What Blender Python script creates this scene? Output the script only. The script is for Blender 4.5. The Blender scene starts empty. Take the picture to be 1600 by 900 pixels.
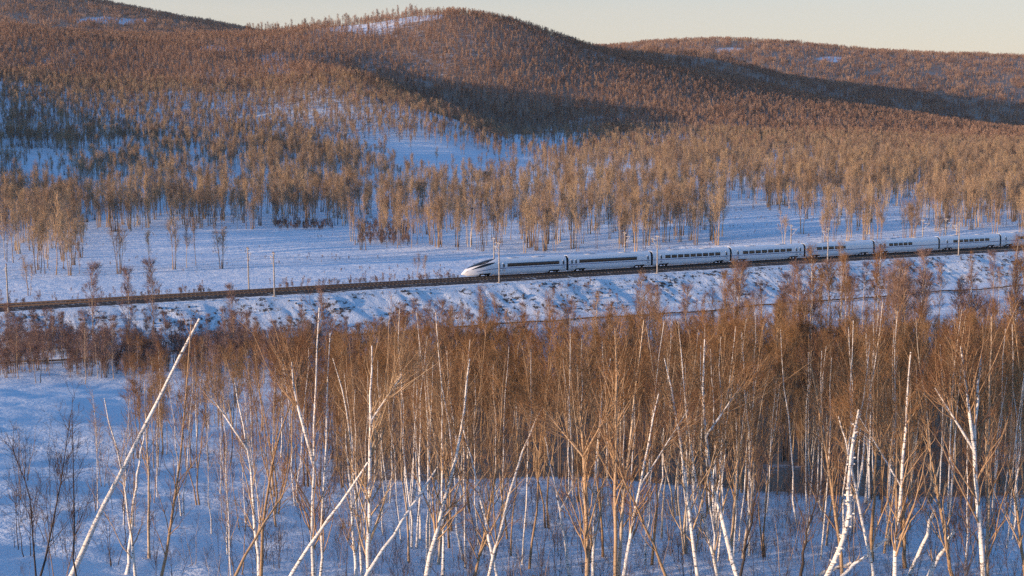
import bpy, math, random
import numpy as np
R = math.radians
rnd = random.Random(7)
rng = np.random.default_rng(11)

# ------------------------------------------------------------------ camera, sky, sun, exposure
CZ = 60.0                      # camera height above the lowest datum
F = 2000.0                     # focal length in pixels of the 1600 px wide photograph
PITCH = math.atan(225.0 / F)   # camera looks slightly down
SUN_EL, SUN_AZ = R(5.4), math.atan2(-0.90, -0.435)   # azimuth given as atan2(x, y) of the direction TO the sun

scene = bpy.context.scene
cam_d = bpy.data.cameras.new("camera")
cam_d.sensor_width = 36.0
cam_d.lens = 36.0 * F / 1600.0
cam_d.clip_start, cam_d.clip_end = 0.5, 30000.0
cam = bpy.data.objects.new("camera", cam_d)
cam.location = (0, 0, CZ)
cam.rotation_euler = (math.pi / 2 - PITCH, 0, 0)
scene.collection.objects.link(cam)
scene.camera = cam

world = bpy.data.worlds.new("World")
scene.world = world
world.use_nodes = True
wn = world.node_tree
sky = wn.nodes.new("ShaderNodeTexSky")
sky.sky_type = 'NISHITA'
sky.sun_disc = False
sky.sun_elevation = SUN_EL
sky.sun_rotation = SUN_AZ
sky.altitude = 300.0
sky.air_density = 1.0
sky.dust_density = 1.0
sky.ozone_density = 2.5
bg = wn.nodes["Background"]
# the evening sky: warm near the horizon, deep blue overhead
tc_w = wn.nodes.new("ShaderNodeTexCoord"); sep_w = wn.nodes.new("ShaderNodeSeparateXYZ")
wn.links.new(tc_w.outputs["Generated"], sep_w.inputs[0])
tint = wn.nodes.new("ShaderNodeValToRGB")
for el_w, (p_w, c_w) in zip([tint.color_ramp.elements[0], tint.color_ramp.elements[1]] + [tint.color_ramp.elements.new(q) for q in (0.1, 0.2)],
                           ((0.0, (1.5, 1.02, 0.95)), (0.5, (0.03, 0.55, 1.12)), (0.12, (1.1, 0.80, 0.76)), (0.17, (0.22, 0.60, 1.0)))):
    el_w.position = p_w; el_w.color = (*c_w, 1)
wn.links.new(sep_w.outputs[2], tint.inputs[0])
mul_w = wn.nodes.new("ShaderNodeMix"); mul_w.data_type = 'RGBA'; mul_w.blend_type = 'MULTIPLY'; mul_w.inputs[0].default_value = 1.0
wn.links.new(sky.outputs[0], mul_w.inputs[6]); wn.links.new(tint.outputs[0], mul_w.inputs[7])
low_w = wn.nodes.new("ShaderNodeMapRange")      # thin pale evening veil just above the horizon
low_w.inputs[1].default_value = 0.10; low_w.inputs[2].default_value = 0.14; low_w.inputs[3].default_value = 0.7; low_w.inputs[4].default_value = 0.0
wn.links.new(sep_w.outputs[2], low_w.inputs[0])
veil = wn.nodes.new("ShaderNodeValToRGB")
veil.color_ramp.elements[0].position = 0.0; veil.color_ramp.elements[0].color = (2.25, 1.95, 1.48, 1)
veil.color_ramp.elements[1].position = 0.11; veil.color_ramp.elements[1].color = (1.95, 1.89, 1.70, 1)
wn.links.new(sep_w.outputs[2], veil.inputs[0])
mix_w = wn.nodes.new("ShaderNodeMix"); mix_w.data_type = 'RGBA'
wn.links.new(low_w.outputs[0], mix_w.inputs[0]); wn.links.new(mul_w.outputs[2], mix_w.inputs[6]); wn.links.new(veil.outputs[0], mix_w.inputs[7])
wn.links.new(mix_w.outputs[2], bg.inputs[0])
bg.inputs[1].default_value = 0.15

sun_d = bpy.data.lights.new("sun", 'SUN')
sun_d.energy = 3.0
sun_d.angle = R(0.6)
sun_d.color = (1.0, 0.71, 0.48)
sun = bpy.data.objects.new("sun", sun_d)
sd = (math.sin(SUN_AZ) * math.cos(SUN_EL), math.cos(SUN_AZ) * math.cos(SUN_EL), math.sin(SUN_EL))
from mathutils import Vector, Matrix
sun.rotation_euler = Vector(sd).to_track_quat('Z', 'Y').to_euler()
scene.collection.objects.link(sun)
scene.view_settings.view_transform = 'Standard'
scene.view_settings.look = 'None'
scene.view_settings.gamma = 1.0
scene.view_settings.exposure = 1.32
scene.cycles.use_denoising = False
scene.cycles.use_adaptive_sampling = False
scene.cycles.sample_clamp_indirect = 3.0
scene.cycles.max_bounces = 4
scene.cycles.diffuse_bounces = 2
scene.cycles.glossy_bounces = 2
scene.cycles.volume_bounces = 0

C = scene.collection
HAZE = 2.0e-5

# ------------------------------------------------------------------ helpers: objects
def tag(o, label=None, cat=None, group=None, kind=None):
    if label: o['label'] = label
    if cat: o['category'] = cat
    if group: o['group'] = group
    if kind: o['kind'] = kind
    return o

def empty(name, loc, rz=0.0, s=1.0):
    o = bpy.data.objects.new(name, None)
    o.empty_display_size = 0.5
    o.location = loc
    o.rotation_euler = (0, 0, rz)
    o.scale = (s, s, s)
    C.objects.link(o)
    return o

def mesh_from(name, V, Q=None, T=None, smooth=False, mats=()):
    """V (n,3); Q (m,4) quads; T (k,3) triangles"""
    V = np.asarray(V, np.float32)
    me = bpy.data.meshes.new(name)
    nq = 0 if Q is None else len(Q)
    nt = 0 if T is None else len(T)
    me.vertices.add(len(V))
    me.vertices.foreach_set("co", V.ravel())
    loops = []
    if nq: loops.append(np.asarray(Q, np.int32).ravel())
    if nt: loops.append(np.asarray(T, np.int32).ravel())
    L = np.concatenate(loops) if loops else np.zeros(0, np.int32)
    me.loops.add(len(L))
    me.loops.foreach_set("vertex_index", L)
    me.polygons.add(nq + nt)
    st = np.concatenate([np.arange(nq) * 4, nq * 4 + np.arange(nt) * 3]).astype(np.int32)
    me.polygons.foreach_set("loop_start", st)
    if smooth:
        me.polygons.foreach_set("use_smooth", np.ones(nq + nt, bool))
    me.update(calc_edges=True)
    me.validate()
    for m in mats: me.materials.append(m)
    return me

def link(name, me, parent=None, loc=(0, 0, 0)):
    o = bpy.data.objects.new(name, me)
    C.objects.link(o)
    o.location = loc
    if parent is not None: o.parent = parent
    return o

class MB:
    """collects pieces of one mesh"""
    def __init__(s): s.V = []; s.Q = []; s.T = []; s.n = 0
    def add(s, V, Q=None, T=None):
        V = np.asarray(V, float)
        if Q is not None and len(Q): s.Q.append(np.asarray(Q, int) + s.n)
        if T is not None and len(T): s.T.append(np.asarray(T, int) + s.n)
        s.V.append(V); s.n += len(V)
        return s
    def box(s, x0, x1, y0, y1, z0, z1):
        V = [(x, y, z) for x in (x0, x1) for y in (y0, y1) for z in (z0, z1)]
        Q = [(0, 1, 3, 2), (4, 6, 7, 5), (0, 4, 5, 1), (2, 3, 7, 6), (0, 2, 6, 4), (1, 5, 7, 3)]
        return s.add(V, Q)
    def tube(s, pts, rad, S=8, cap=True):
        pts = np.asarray(pts, float)
        rad = np.full(len(pts), rad, float) if np.isscalar(rad) else np.asarray(rad, float)
        V, Q = tubes(pts[None], rad[None], S)
        T = None
        if cap:
            K = len(pts)
            a = [(0, i + 1, i) for i in range(1, S - 1)]
            b = [((K - 1) * S, (K - 1) * S + i, (K - 1) * S + i + 1) for i in range(1, S - 1)]
            T = a + b
        return s.add(V, Q, T)
    def mesh(s, name, mats=(), smooth=False):
        return mesh_from(name, np.concatenate(s.V), np.concatenate(s.Q) if s.Q else None,
                         np.concatenate(s.T) if s.T else None, smooth, mats)
    def build(s, name, mat, parent=None, smooth=False):
        return link(name, s.mesh(name, (mat,), smooth), parent)

def tubes(P, Rr, S):
    """P (N,K,3) polylines, Rr (N,K) radii -> verts, quads"""
    P = np.asarray(P, float); N, K, _ = P.shape
    d = P[:, -1] - P[:, 0]
    d /= np.linalg.norm(d, axis=1, keepdims=True) + 1e-9
    ref = np.where(np.abs(d[:, 2:3]) > 0.9, np.array([[1.0, 0, 0]]), np.array([[0, 0, 1.0]]))
    u = np.cross(d, ref); u /= np.linalg.norm(u, axis=1, keepdims=True) + 1e-9
    v = np.cross(d, u)
    a = np.arange(S) / S * 2 * math.pi
    ring = u[:, None, :] * np.cos(a)[None, :, None] + v[:, None, :] * np.sin(a)[None, :, None]
    V = P[:, :, None, :] + Rr[:, :, None, None] * ring[:, None, :, :]
    base = (np.arange(N) * K * S)[:, None, None] + (np.arange(K - 1) * S)[None, :, None]
    i = np.arange(S)[None, None, :]; j = (np.arange(S)[None, None, :] + 1) % S
    Q = np.stack([base + i, base + i + S, base + j + S, base + j], -1).reshape(-1, 4)
    return V.reshape(-1, 3), Q

# ------------------------------------------------------------------ helpers: materials
def mat(name, base=(0.5, 0.5, 0.5), rough=0.8, metal=0.0, coat=0.0, spec=0.3):
    m = bpy.data.materials.new(name); m.use_nodes = True
    b = m.node_tree.nodes["Principled BSDF"]
    b.inputs["Base Color"].default_value = (*base, 1)
    b.inputs["Roughness"].default_value = rough
    b.inputs["Metallic"].default_value = metal
    b.inputs["Coat Weight"].default_value = coat
    b.inputs["Specular IOR Level"].default_value = spec
    return m, m.node_tree, b

def N(nt, typ, **kw):
    n = nt.nodes.new(typ)
    for k, v in kw.items(): setattr(n, k, v)
    return n

def ramp(nt, src, stops):
    r = N(nt, "ShaderNodeValToRGB")
    e = r.color_ramp.elements
    while len(e) < len(stops): e.new(0.5)
    for el, (p, c) in zip(e, stops):
        el.position = p
        el.color = (*c, 1) if not np.isscalar(c) else (c, c, c, 1)
    nt.links.new(src, r.inputs[0])
    return r.outputs[0]

def noise(nt, vec, scale, detail=4, rough=0.55):
    n = N(nt, "ShaderNodeTexNoise")
    n.inputs["Scale"].default_value = scale
    n.inputs["Detail"].default_value = detail
    n.inputs["Roughness"].default_value = rough
    if vec is not None: nt.links.new(vec, n.inputs["Vector"])
    return n.outputs[0]

def mapping(nt, vec, scale=(1, 1, 1), rot=(0, 0, 0)):
    n = N(nt, "ShaderNodeMapping")
    n.inputs["Scale"].default_value = scale
    n.inputs["Rotation"].default_value = rot
    nt.links.new(vec, n.inputs[0])
    return n.outputs[0]

def mixc(nt, fac, a, b):
    n = N(nt, "ShaderNodeMix", data_type='RGBA')
    for s, i in ((fac, 0), (a, 6), (b, 7)):
        if isinstance(s, bpy.types.NodeSocket): nt.links.new(s, n.inputs[i])
        elif np.isscalar(s): n.inputs[i].default_value = s
        else: n.inputs[i].default_value = (*s, 1)
    return n.outputs[2]

def math_(nt, op, a, b=None, clamp=False):
    n = N(nt, "ShaderNodeMath", operation=op); n.use_clamp = clamp
    for k, s in enumerate((a, b)):
        if s is None: continue
        if isinstance(s, bpy.types.NodeSocket): nt.links.new(s, n.inputs[k])
        else: n.inputs[k].default_value = s
    return n.outputs[0]

def bump(nt, b, h, strength, dist):
    n = N(nt, "ShaderNodeBump")
    n.inputs["Strength"].default_value = strength
    n.inputs["Distance"].default_value = dist
    nt.links.new(h, n.inputs["Height"])
    nt.links.new(n.outputs[0], b.inputs["Normal"])

def bark_mat(name, cols, mark, mark_amt):
    """bark: per-tree tone from cols, darker marks across the trunk"""
    m, nt, b = mat(name, rough=0.85, spec=0.15)
    tc = N(nt, "ShaderNodeTexCoord"); oi = N(nt, "ShaderNodeObjectInfo")
    base = ramp(nt, oi.outputs["Random"], cols)
    mp = mapping(nt, tc.outputs["Object"], (2.5, 2.5, 14))
    n1 = noise(nt, mp, 1.4, 5, 0.65)
    k = ramp(nt, n1, [(mark_amt - 0.03, 1.0), (mark_amt + 0.03, 0.0)])
    n2 = noise(nt, mapping(nt, tc.outputs["Object"], (1.2, 1.2, 0.5)), 1.0, 3)
    tone = ramp(nt, n2, [(0.3, 0.75), (0.7, 1.05)])
    mul = N(nt, "ShaderNodeMix", data_type='RGBA', blend_type='MULTIPLY')
    mul.inputs[0].default_value = 1.0
    nt.links.new(base, mul.inputs[6]); nt.links.new(tone, mul.inputs[7])
    c = mixc(nt, k, mul.outputs[2], mark)
    nt.links.new(c, b.inputs["Base Color"])
    bump(nt, b, n1, 0.5, 0.02)
    return m

def twig_mat(name, cols):
    m, nt, b = mat(name, rough=0.8, spec=0.1)
    oi = N(nt, "ShaderNodeObjectInfo"); tc = N(nt, "ShaderNodeTexCoord")
    base = ramp(nt, oi.outputs["Random"], cols)
    n = noise(nt, tc.outputs["Object"], 0.9, 2)
    tone = ramp(nt, n, [(0.3, 0.7), (0.7, 1.25)])
    mul = N(nt, "ShaderNodeMix", data_type='RGBA', blend_type='MULTIPLY')
    mul.inputs[0].default_value = 1.0
    nt.links.new(base, mul.inputs[6]); nt.links.new(tone, mul.inputs[7])
    nt.links.new(mul.outputs[2], b.inputs["Base Color"])
    return m

M = {}
M['white_bark'] = bark_mat("white_birch_bark", [(0.0, (0.74, 0.69, 0.62)), (1.0, (0.86, 0.82, 0.76))], (0.07, 0.055, 0.05), 0.42)
M['gold_bark'] = bark_mat("tan_birch_bark", [(0.0, (0.34, 0.22, 0.12)), (0.6, (0.46, 0.31, 0.18)), (1.0, (0.60, 0.50, 0.38))], (0.10, 0.06, 0.035), 0.40)
M['grey_bark'] = bark_mat("grey_brown_bark", [(0.0, (0.16, 0.11, 0.08)), (1.0, (0.33, 0.25, 0.19))], (0.06, 0.045, 0.04), 0.38)
M['dark_bark'] = bark_mat("dark_bark", [(0.0, (0.05, 0.042, 0.04)), (1.0, (0.10, 0.075, 0.06))], (0.03, 0.025, 0.025), 0.38)
M['twig_rust'] = twig_mat("rust_twigs", [(0.0, (0.17, 0.088, 0.05)), (0.5, (0.275, 0.150, 0.066)), (1.0, (0.29, 0.185, 0.105))])
M['twig_tan'] = twig_mat("tan_twigs", [(0.0, (0.24, 0.17, 0.125)), (0.4, (0.36, 0.25, 0.165)), (0.7, (0.46, 0.33, 0.20)), (1.0, (0.30, 0.22, 0.17))])
M['twig_mauve'] = twig_mat("reddish_twigs", [(0.0, (0.20, 0.125, 0.11)), (1.0, (0.28, 0.19, 0.16))])
M['twig_far'] = twig_mat("far_twigs", [(0.0, (0.22, 0.13, 0.095)), (0.5, (0.35, 0.215, 0.15)), (1.0, (0.50, 0.34, 0.24))])
M['branch'] = twig_mat("branch_bark", [(0.0, (0.36, 0.23, 0.13)), (1.0, (0.50, 0.36, 0.22))])
M['dark_twig'] = twig_mat("dark_twigs", [(0.0, (0.07, 0.05, 0.045)), (1.0, (0.13, 0.085, 0.06))])

# ------------------------------------------------------------------ projection helpers (photo pixels of 1600 x 900)
CP, SP = math.cos(PITCH), math.sin(PITCH)
def ray(px, py):
    xs = (np.asarray(px, float) - 800) / F; ys = (450 - np.asarray(py, float)) / F
    yw = CP + ys * SP; zw = -SP + ys * CP
    return xs / yw, zw / yw            # X/Y and Z/Y slopes
def project(X, Y, Z):
    z = Z - CZ
    fwd = Y * CP - z * SP; up = Y * SP + z * CP
    return 800 + F * X / fwd, 450 - F * up / fwd
def at(px, py, Y):
    u, w = ray(px, py)
    return np.array([u * Y, Y, CZ + w * Y])

# ------------------------------------------------------------------ the railway line
TH = R(27)
P0 = np.array([14.45, 332.0])
TD = np.array([math.cos(TH), math.sin(TH)])       # along the track, to the right
TN = np.array([-math.sin(TH), math.cos(TH)])      # across it, away from the camera
RAIL = CZ - 33.0
GRADE = 0.005           # the line climbs gently to the right
def ts(X, Y):
    dx, dy = X - P0[0], Y - P0[1]
    return dx * TD[0] + dy * TD[1], dx * TN[0] + dy * TN[1]
def trk(t, s, z=0.0):
    p = P0 + TD * t + TN * s
    return np.array([p[0], p[1], RAIL + z + GRADE * t])
def t_of_px(px, s=-1.64):
    r = (px - 800) / F / (CP + 0.0 * SP)
    q = P0 + TN * s
    r = (px - 800) / F / (CP + ((450 - 415) / F) * SP)
    return (r * q[1] - q[0]) / (TD[0] - r * TD[1])

# ------------------------------------------------------------------ terrain
ROWS = np.array([420, 520, 650, 800, 1000, 1200, 1400, 1600, 1800, 2000, 2200, 2600, 3200, 4200, 5500, 9000.])
COLS = np.array([-1400, -600, 0, 200, 400, 500, 600, 700, 800, 900, 1000, 1100, 1200, 1300, 1400, 1500, 1600, 2200, 3000.])
TAB = np.array([
 [300, 160, 80, 30, 0, -10, -10, 0, 20, 45, 55, 30, -40, -60, -20, 150],  # this column and the next: unseen left hill, raised to cast shade rightward
 [352, 248, 168, 120, 86, 62, 50, 44, 42, 45, 52, 25, -50, -70, -30, 150],
 [388, 350, 308, 262, 205, 155, 112, 75, 42, 34, 50, 54, 10, -34, -10, 150],
 [388, 352, 312, 270, 215, 168, 125, 92, 62, 54, 64, 64, 32, 6, 30, 160],
 [388, 353, 316, 278, 228, 175, 126, 92, 68, 46, 58, 66, 60, 44, 60, 170],
 [388, 354, 318, 282, 235, 162, 98, 96, 66, 36, 50, 70, 75, 70, 80, 180],
 [388, 354, 320, 285, 238, 162, 112, 134, 72, 22, 36, 70, 85, 75, 85, 180],
 [388, 354, 320, 285, 240, 172, 192, 146, 66, 6, 22, 70, 95, 80, 90, 180],
 [386, 352, 318, 283, 255, 226, 202, 150, 82, 19, 32, 75, 100, 80, 90, 180],
 [384, 350, 315, 282, 256, 228, 198, 158, 108, 60, 72, 72, 100, 74, 86, 180],
 [382, 346, 312, 280, 253, 226, 196, 160, 120, 90, 98, 71, 105, 63, 80, 180],
 [378, 343, 310, 279, 252, 226, 200, 172, 142, 114, 120, 80, 110, 56, 76, 180],
 [376, 342, 308, 278, 252, 228, 204, 178, 155, 136, 142, 110, 115, 59, 80, 180],
 [374, 340, 308, 278, 253, 230, 208, 186, 168, 156, 162, 142, 125, 71, 90, 185],
 [372, 340, 307, 278, 254, 232, 212, 194, 180, 174, 176, 156, 135, 78, 96, 190],
 [370, 338, 306, 278, 255, 235, 218, 202, 192, 190, 192, 181, 150, 83, 98, 190],
 [368, 337, 305, 277, 255, 236, 220, 208, 203, 202, 202, 192, 160, 84, 98, 190],
 [360, 330, 300, 275, 255, 238, 222, 212, 205, 200, 198, 185, 160, 95, 110, 200],
 [350, 325, 296, 272, 255, 238, 222, 212, 205, 200, 198, 185, 160, 100, 115, 200]], float)
TREE_ADD = np.where(ROWS >= 1300, 9.0 * 2000 / ROWS, 0.0)
TABZ = ray(0, TAB + TREE_ADD[None, :])[1] * ROWS[None, :]      # heights relative to the camera
UC = ray(COLS, 250.0)[0]
GU = np.linspace(UC[0], UC[-1], 420)
GY = np.exp(np.linspace(math.log(420), math.log(9000), 420))
tmp = np.array([np.interp(GY, ROWS, row) for row in TABZ])
GZ = np.array([np.interp(GU, UC, tmp[:, j]) for j in range(len(GY))]).T
def smooth2(a, k, ax):
    w = np.hanning(2 * k + 3)[1:-1]; w /= w.sum()
    pad = [(k, k) if i == ax else (0, 0) for i in range(2)]
    ap = np.pad(a, pad, mode='edge')
    return np.apply_along_axis(lambda v: np.convolve(v, w, 'valid'), ax, ap)
GZ = smooth2(smooth2(GZ, 9, 0), 7, 1)
def bil(G, u, y):
    fu = np.clip((u - GU[0]) / (GU[1] - GU[0]), 0, len(GU) - 1.001)
    fy = np.clip((np.log(np.maximum(y, 420)) - math.log(420)) / (math.log(9000) - math.log(420)) * (len(GY) - 1), 0, len(GY) - 1.001)
    i = fu.astype(int); j = fy.astype(int); a = fu - i; b = fy - j
    return (G[i, j] * (1 - a) * (1 - b) + G[i + 1, j] * a * (1 - b) + G[i, j + 1] * (1 - a) * b + G[i + 1, j + 1] * a * b)

PERM = rng.random((256, 256))
def vnoise(x, y):
    x = np.asarray(x, float); y = np.asarray(y, float)
    i = np.floor(x).astype(int); j = np.floor(y).astype(int); a = x - i; b = y - j
    a = a * a * (3 - 2 * a); b = b * b * (3 - 2 * b)
    g = lambda p, q: PERM[p % 256, q % 256]
    return (g(i, j) * (1 - a) * (1 - b) + g(i + 1, j) * a * (1 - b) + g(i, j + 1) * (1 - a) * b + g(i + 1, j + 1) * a * b) * 2 - 1
def fbm(x, y, o=4, s=0.5):
    v = 0; amp = 1; tot = 0
    for k in range(o):
        v = v + amp * vnoise(x * 2 ** k + 17.3 * k, y * 2 ** k + 9.1 * k); tot += amp; amp *= s
    return v / tot
def sstep(a, b, x):
    q = np.clip((x - a) / (b - a), 0, 1); return q * q * (3 - 2 * q)

NY = np.array([-80, 0, 20, 50, 65, 84, 100, 130, 200, 245, 300])
NZ = np.array([-14, -17.5, -18.5, -20.6, -22.4, -25.2, -27.6, -31.3, -37.6, -40.2, -40.6])
def ground(X, Y):
    X = np.asarray(X, float); Y = np.asarray(Y, float)
    t, s = ts(X, Y)
    near = np.interp(Y, NY, NZ)
    near = near + 1.3 * fbm(X / 34 + 3, Y / 34, 3) * sstep(20, 90, Y) + 0.22 * fbm(X / 4.0, Y / 4.0, 3)
    near = np.where(s > -40, near * (1 - sstep(-38, -24, s)) + (-40.7 + 0.25 * fbm(X / 6, Y / 6, 2)) * sstep(-38, -24, s), near)
    near = np.minimum(near, np.where(s > -45, -40.2 + 6 * sstep(-30, -45, s) * 0 + 0.0, 999))  if False else near
    far = np.where(Y < 420, -34.3, bil(GZ, X / np.maximum(Y, 1), Y))
    plain = -34.5 + 0.0 * Y
    w = sstep(395, 470, Y)
    far = plain * (1 - w) + far * w
    far = far + (0.35 * fbm(X / 22, Y / 22, 4) + 0.75 * fbm(X / 75 + 8, Y / 17 + 3, 3)) * sstep(10, 34, s) + sstep(800, 1500, Y) * 7.0 * fbm(X / 190 + 5, Y / 190, 4)
    m = sstep(-19, -3, s)
    return CZ + near * (1 - m) + far * m + GRADE * np.clip(t, -300, 350) * sstep(70, 25, np.abs(s))

def hit(px, py, y0=30.0, y1=6000.0):
    """where the line of sight through a photo pixel meets the ground"""
    u, w = ray(px, py)
    Y = np.exp(np.linspace(math.log(y0), math.log(y1), 1500))
    d = ground(u * Y, Y) - (CZ + w * Y)
    k = int(np.argmax(d > 0)) if (d > 0).any() else len(Y) - 1
    Yh = Y[k]
    return np.array([u * Yh, Yh, float(ground(u * Yh, Yh))])

# ground-cover density used both for the trees and for the undergrowth colour
def cover(px, py, Y, X):
    """how wooded a place is, 0..1"""
    d = np.ones_like(px)
    def ell(cx, cy, rx, ry, lo):
        q = ((px - cx) / rx) ** 2 + ((py - cy) / ry) ** 2 + 0.9 * fbm(px / 22 + cx, py / 9 + cy, 3)
        w = sstep(0.5, 1.4, q)
        return lo + (1 - lo) * w
    ns = fbm(X / 45 + 40, Y / 60, 3)
    valley = sstep(1150, 850, Y)
    d = d * (1 - valley * sstep(0.0, -0.26, ns) * np.where(Y < 560, 0.6, 0.93))
    d = d * np.where((Y < 1400) & (Y > 380), np.clip(
        ell(715, 262, 115, 30, 0.02) * ell(850, 215, 70, 40, 0.30) * ell(1185, 345, 66, 17, 0.04) * ell(1392, 345, 48, 15, 0.04) *
        ell(500, 374, 110, 17, 0.10) * ell(930, 268, 110, 11, 0.35) * ell(1050, 215, 60, 14, 0.4) * ell(620, 300, 60, 12, 0.35) *
        ell(60, 285, 70, 12, 0.35) * ell(215, 255, 60, 12, 0.5) * ell(640, 235, 90, 14, 0.3) , 0, 1), 1)
    d = d * np.where(Y > 1100, ell(350, 76, 44, 5, 0.45) * ell(430, 100, 26, 16, 0.6) * ell(640, 26, 55, 7, 0.45) * ell(560, 44, 50, 5, 0.5) *
                     ell(1300, 92, 22, 5, 0.5) * ell(1140, 78, 26, 4, 0.6) * ell(170, 32, 60, 6, 0.5) *
                     np.clip(1.0 + 0.9 * fbm(X / 70 + 9, Y / 110, 3), 0.8, 1) *
                     (1 - 0.42 * sstep(430, 540, px) * sstep(650, 610, px) * sstep(1900, 1980, Y + 90 * fbm(X / 30, Y / 60, 2)) * sstep(2180, 2100, Y)), 1)
    return d

yy = np.concatenate([np.arange(-80, 40, 4.0), np.arange(40, 130, 0.9), np.arange(130, 520, 1.8),
                     np.exp(np.linspace(math.log(520), math.log(9500), 330))])
uu = np.linspace(-1.15, 1.15, 560)
UU, YY = np.meshgrid(uu, yy)
XX = UU * (YY + 110)
ZZ = ground(XX, YY)
ny, nx = XX.shape
idx = np.arange(ny * nx).reshape(ny, nx)
Q = np.stack([idx[:-1, :-1], idx[:-1, 1:], idx[1:, 1:], idx[1:, :-1]], -1).reshape(-1, 4)
me = mesh_from("snow_ground", np.stack([XX, YY, ZZ], -1).reshape(-1, 3), Q, smooth=True)
PX, PY = project(XX, np.maximum(YY, 5), ZZ)
cov = cover(PX, PY, YY, XX) * sstep(650, 1700, YY)
tt_, ss_ = ts(XX, YY)
stand = sstep(94, 104, YY + 3 * fbm(XX / 7, YY / 7, 2)) * sstep(235, 190, YY) * sstep(-19, -12, XX / YY * 100)
att = me.attributes.new("brush", 'FLOAT', 'POINT')
att.data.foreach_set("value", np.clip(cov * 0.84 + stand * 0.72, 0, 1).astype(np.float32).ravel())

m, nt, b = mat("snow", (0.84, 0.86, 0.90), 0.75, spec=0.25)
geo = N(nt, "ShaderNodeNewGeometry")
pos = geo.outputs["Position"]
at_ = N(nt, "ShaderNodeAttribute", attribute_name="brush")
n1 = noise(nt, mapping(nt, pos, (1, 1, 1)), 0.09, 6, 0.62)
n2 = noise(nt, mapping(nt, pos, (1, 1, 1)), 0.9, 4, 0.6)
mixn = math_(nt, 'ADD', math_(nt, 'MULTIPLY', n1, 0.6), math_(nt, 'MULTIPLY', n2, 0.4))
thr = math_(nt, 'SUBTRACT', at_.outputs["Fac"], math_(nt, 'MULTIPLY', math_(nt, 'SUBTRACT', mixn, 0.12), 1.15))
fac = math_(nt, 'MULTIPLY', thr, 5.0, clamp=True)
snowc = mixc(nt, n1, (0.74, 0.80, 0.90), (0.82, 0.87, 0.94))
brc = mixc(nt, n2, (0.20, 0.13, 0.10), (0.42, 0.30, 0.22))
nt.links.new(mixc(nt, fac, snowc, brc), b.inputs["Base Color"])
bump(nt, b, math_(nt, 'ADD', noise(nt, pos, 0.35, 5, 0.6), math_(nt, 'MULTIPLY', noise(nt, pos, 2.5, 4, 0.6), 0.25)), 0.6, 0.9)
M['snow'] = m
me.materials.append(m)
tag(link("ground", me), kind='structure')

# ------------------------------------------------------------------ embankment, ballast, path
def ribbon(name, prof, t0, t1, dt, disp, matl, nsub=1, crest=None):
    T = np.arange(t0, t1, dt)
    S_ = np.array([p[0] for p in prof]); Z_ = np.array([p[1] for p in prof])
    if nsub > 1:
        q = np.arange(len(S_)); qq = np.linspace(0, len(S_) - 1, (len(S_) - 1) * nsub + 1)
        S_, Z_ = np.interp(qq, q, S_), np.interp(qq, q, Z_)
    TT, SS = np.meshgrid(T, S_); ZZ_ = np.repeat(Z_[:, None], len(T), 1)
    SS, ZZ_ = disp(TT, SS.copy(), ZZ_.copy())
    Xg = P0[0] + TD[0] * TT + TN[0] * SS; Yg = P0[1] + TD[1] * TT + TN[1] * SS
    n0, n1_ = TT.shape; ii = np.arange(n0 * n1_).reshape(n0, n1_)
    Qg = np.stack([ii[:-1, :-1], ii[1:, :-1], ii[1:, 1:], ii[:-1, 1:]], -1).reshape(-1, 4)[:, ::-1]
    me = mesh_from(name, np.stack([Xg, Yg, RAIL + ZZ_ + GRADE * TT], -1).reshape(-1, 3), Qg, smooth=True, mats=(matl,))
    return tag(link(name, me), kind='structure')

m, nt, b = mat("stony_snow_bank", rough=0.9, spec=0.2)
pos = N(nt, "ShaderNodeNewGeometry").outputs["Position"]
rp = mapping(nt, pos, (1, 1, 1), (0, 0, -TH))
a1 = noise(nt, mapping(nt, rp, (0.75, 0.9, 0.5), (0, R(38), 0)), 1.0, 7, 0.72)
a2 = noise(nt, mapping(nt, rp, (0.10, 0.3, 0.3)), 1.0, 3, 0.5)
k = math_(nt, 'ADD', a1, math_(nt, 'MULTIPLY', math_(nt, 'SUBTRACT', a2, 0.5), 0.45))
f = ramp(nt, k, [(0.55, 0.0), (0.62, 1.0)])
st = mixc(nt, noise(nt, pos, 2.2, 4), (0.035, 0.035, 0.042), (0.16, 0.13, 0.11))
nt.links.new(mixc(nt, f, (0.80, 0.84, 0.90), st), b.inputs["Base Color"])
bump(nt, b, a1, 0.8, 0.5)
M['bank'] = m
m, nt, b = mat("ballast", rough=0.95, spec=0.15)
pos = N(nt, "ShaderNodeNewGeometry").outputs["Position"]
rp = mapping(nt, pos, (0.35, 1.6, 1), (0, 0, -TH))
k = noise(nt, rp, 1.0, 6, 0.75)
st = mixc(nt, noise(nt, pos, 6.0, 3), (0.03, 0.028, 0.03), (0.12, 0.10, 0.09))
nt.links.new(mixc(nt, ramp(nt, k, [(0.56, 0.0), (0.66, 0.85)]), st, (0.72, 0.75, 0.80)), b.inputs["Base Color"])
bump(nt, b, noise(nt, pos, 9.0, 3), 0.8, 0.08)
M['ballast'] = m
m, nt, b = mat("trampled_snow", rough=0.9, spec=0.2)
pos = N(nt, "ShaderNodeNewGeometry").outputs["Position"]
k = noise(nt, mapping(nt, pos, (0.12, 1.2, 1), (0, 0, -TH)), 1.0, 5, 0.7)
nt.links.new(mixc(nt, ramp(nt, k, [(0.50, 0.0), (0.66, 0.8)]), (0.76, 0.79, 0.85), (0.20, 0.17, 0.15)), b.inputs["Base Color"])
M['path'] = m

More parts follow.
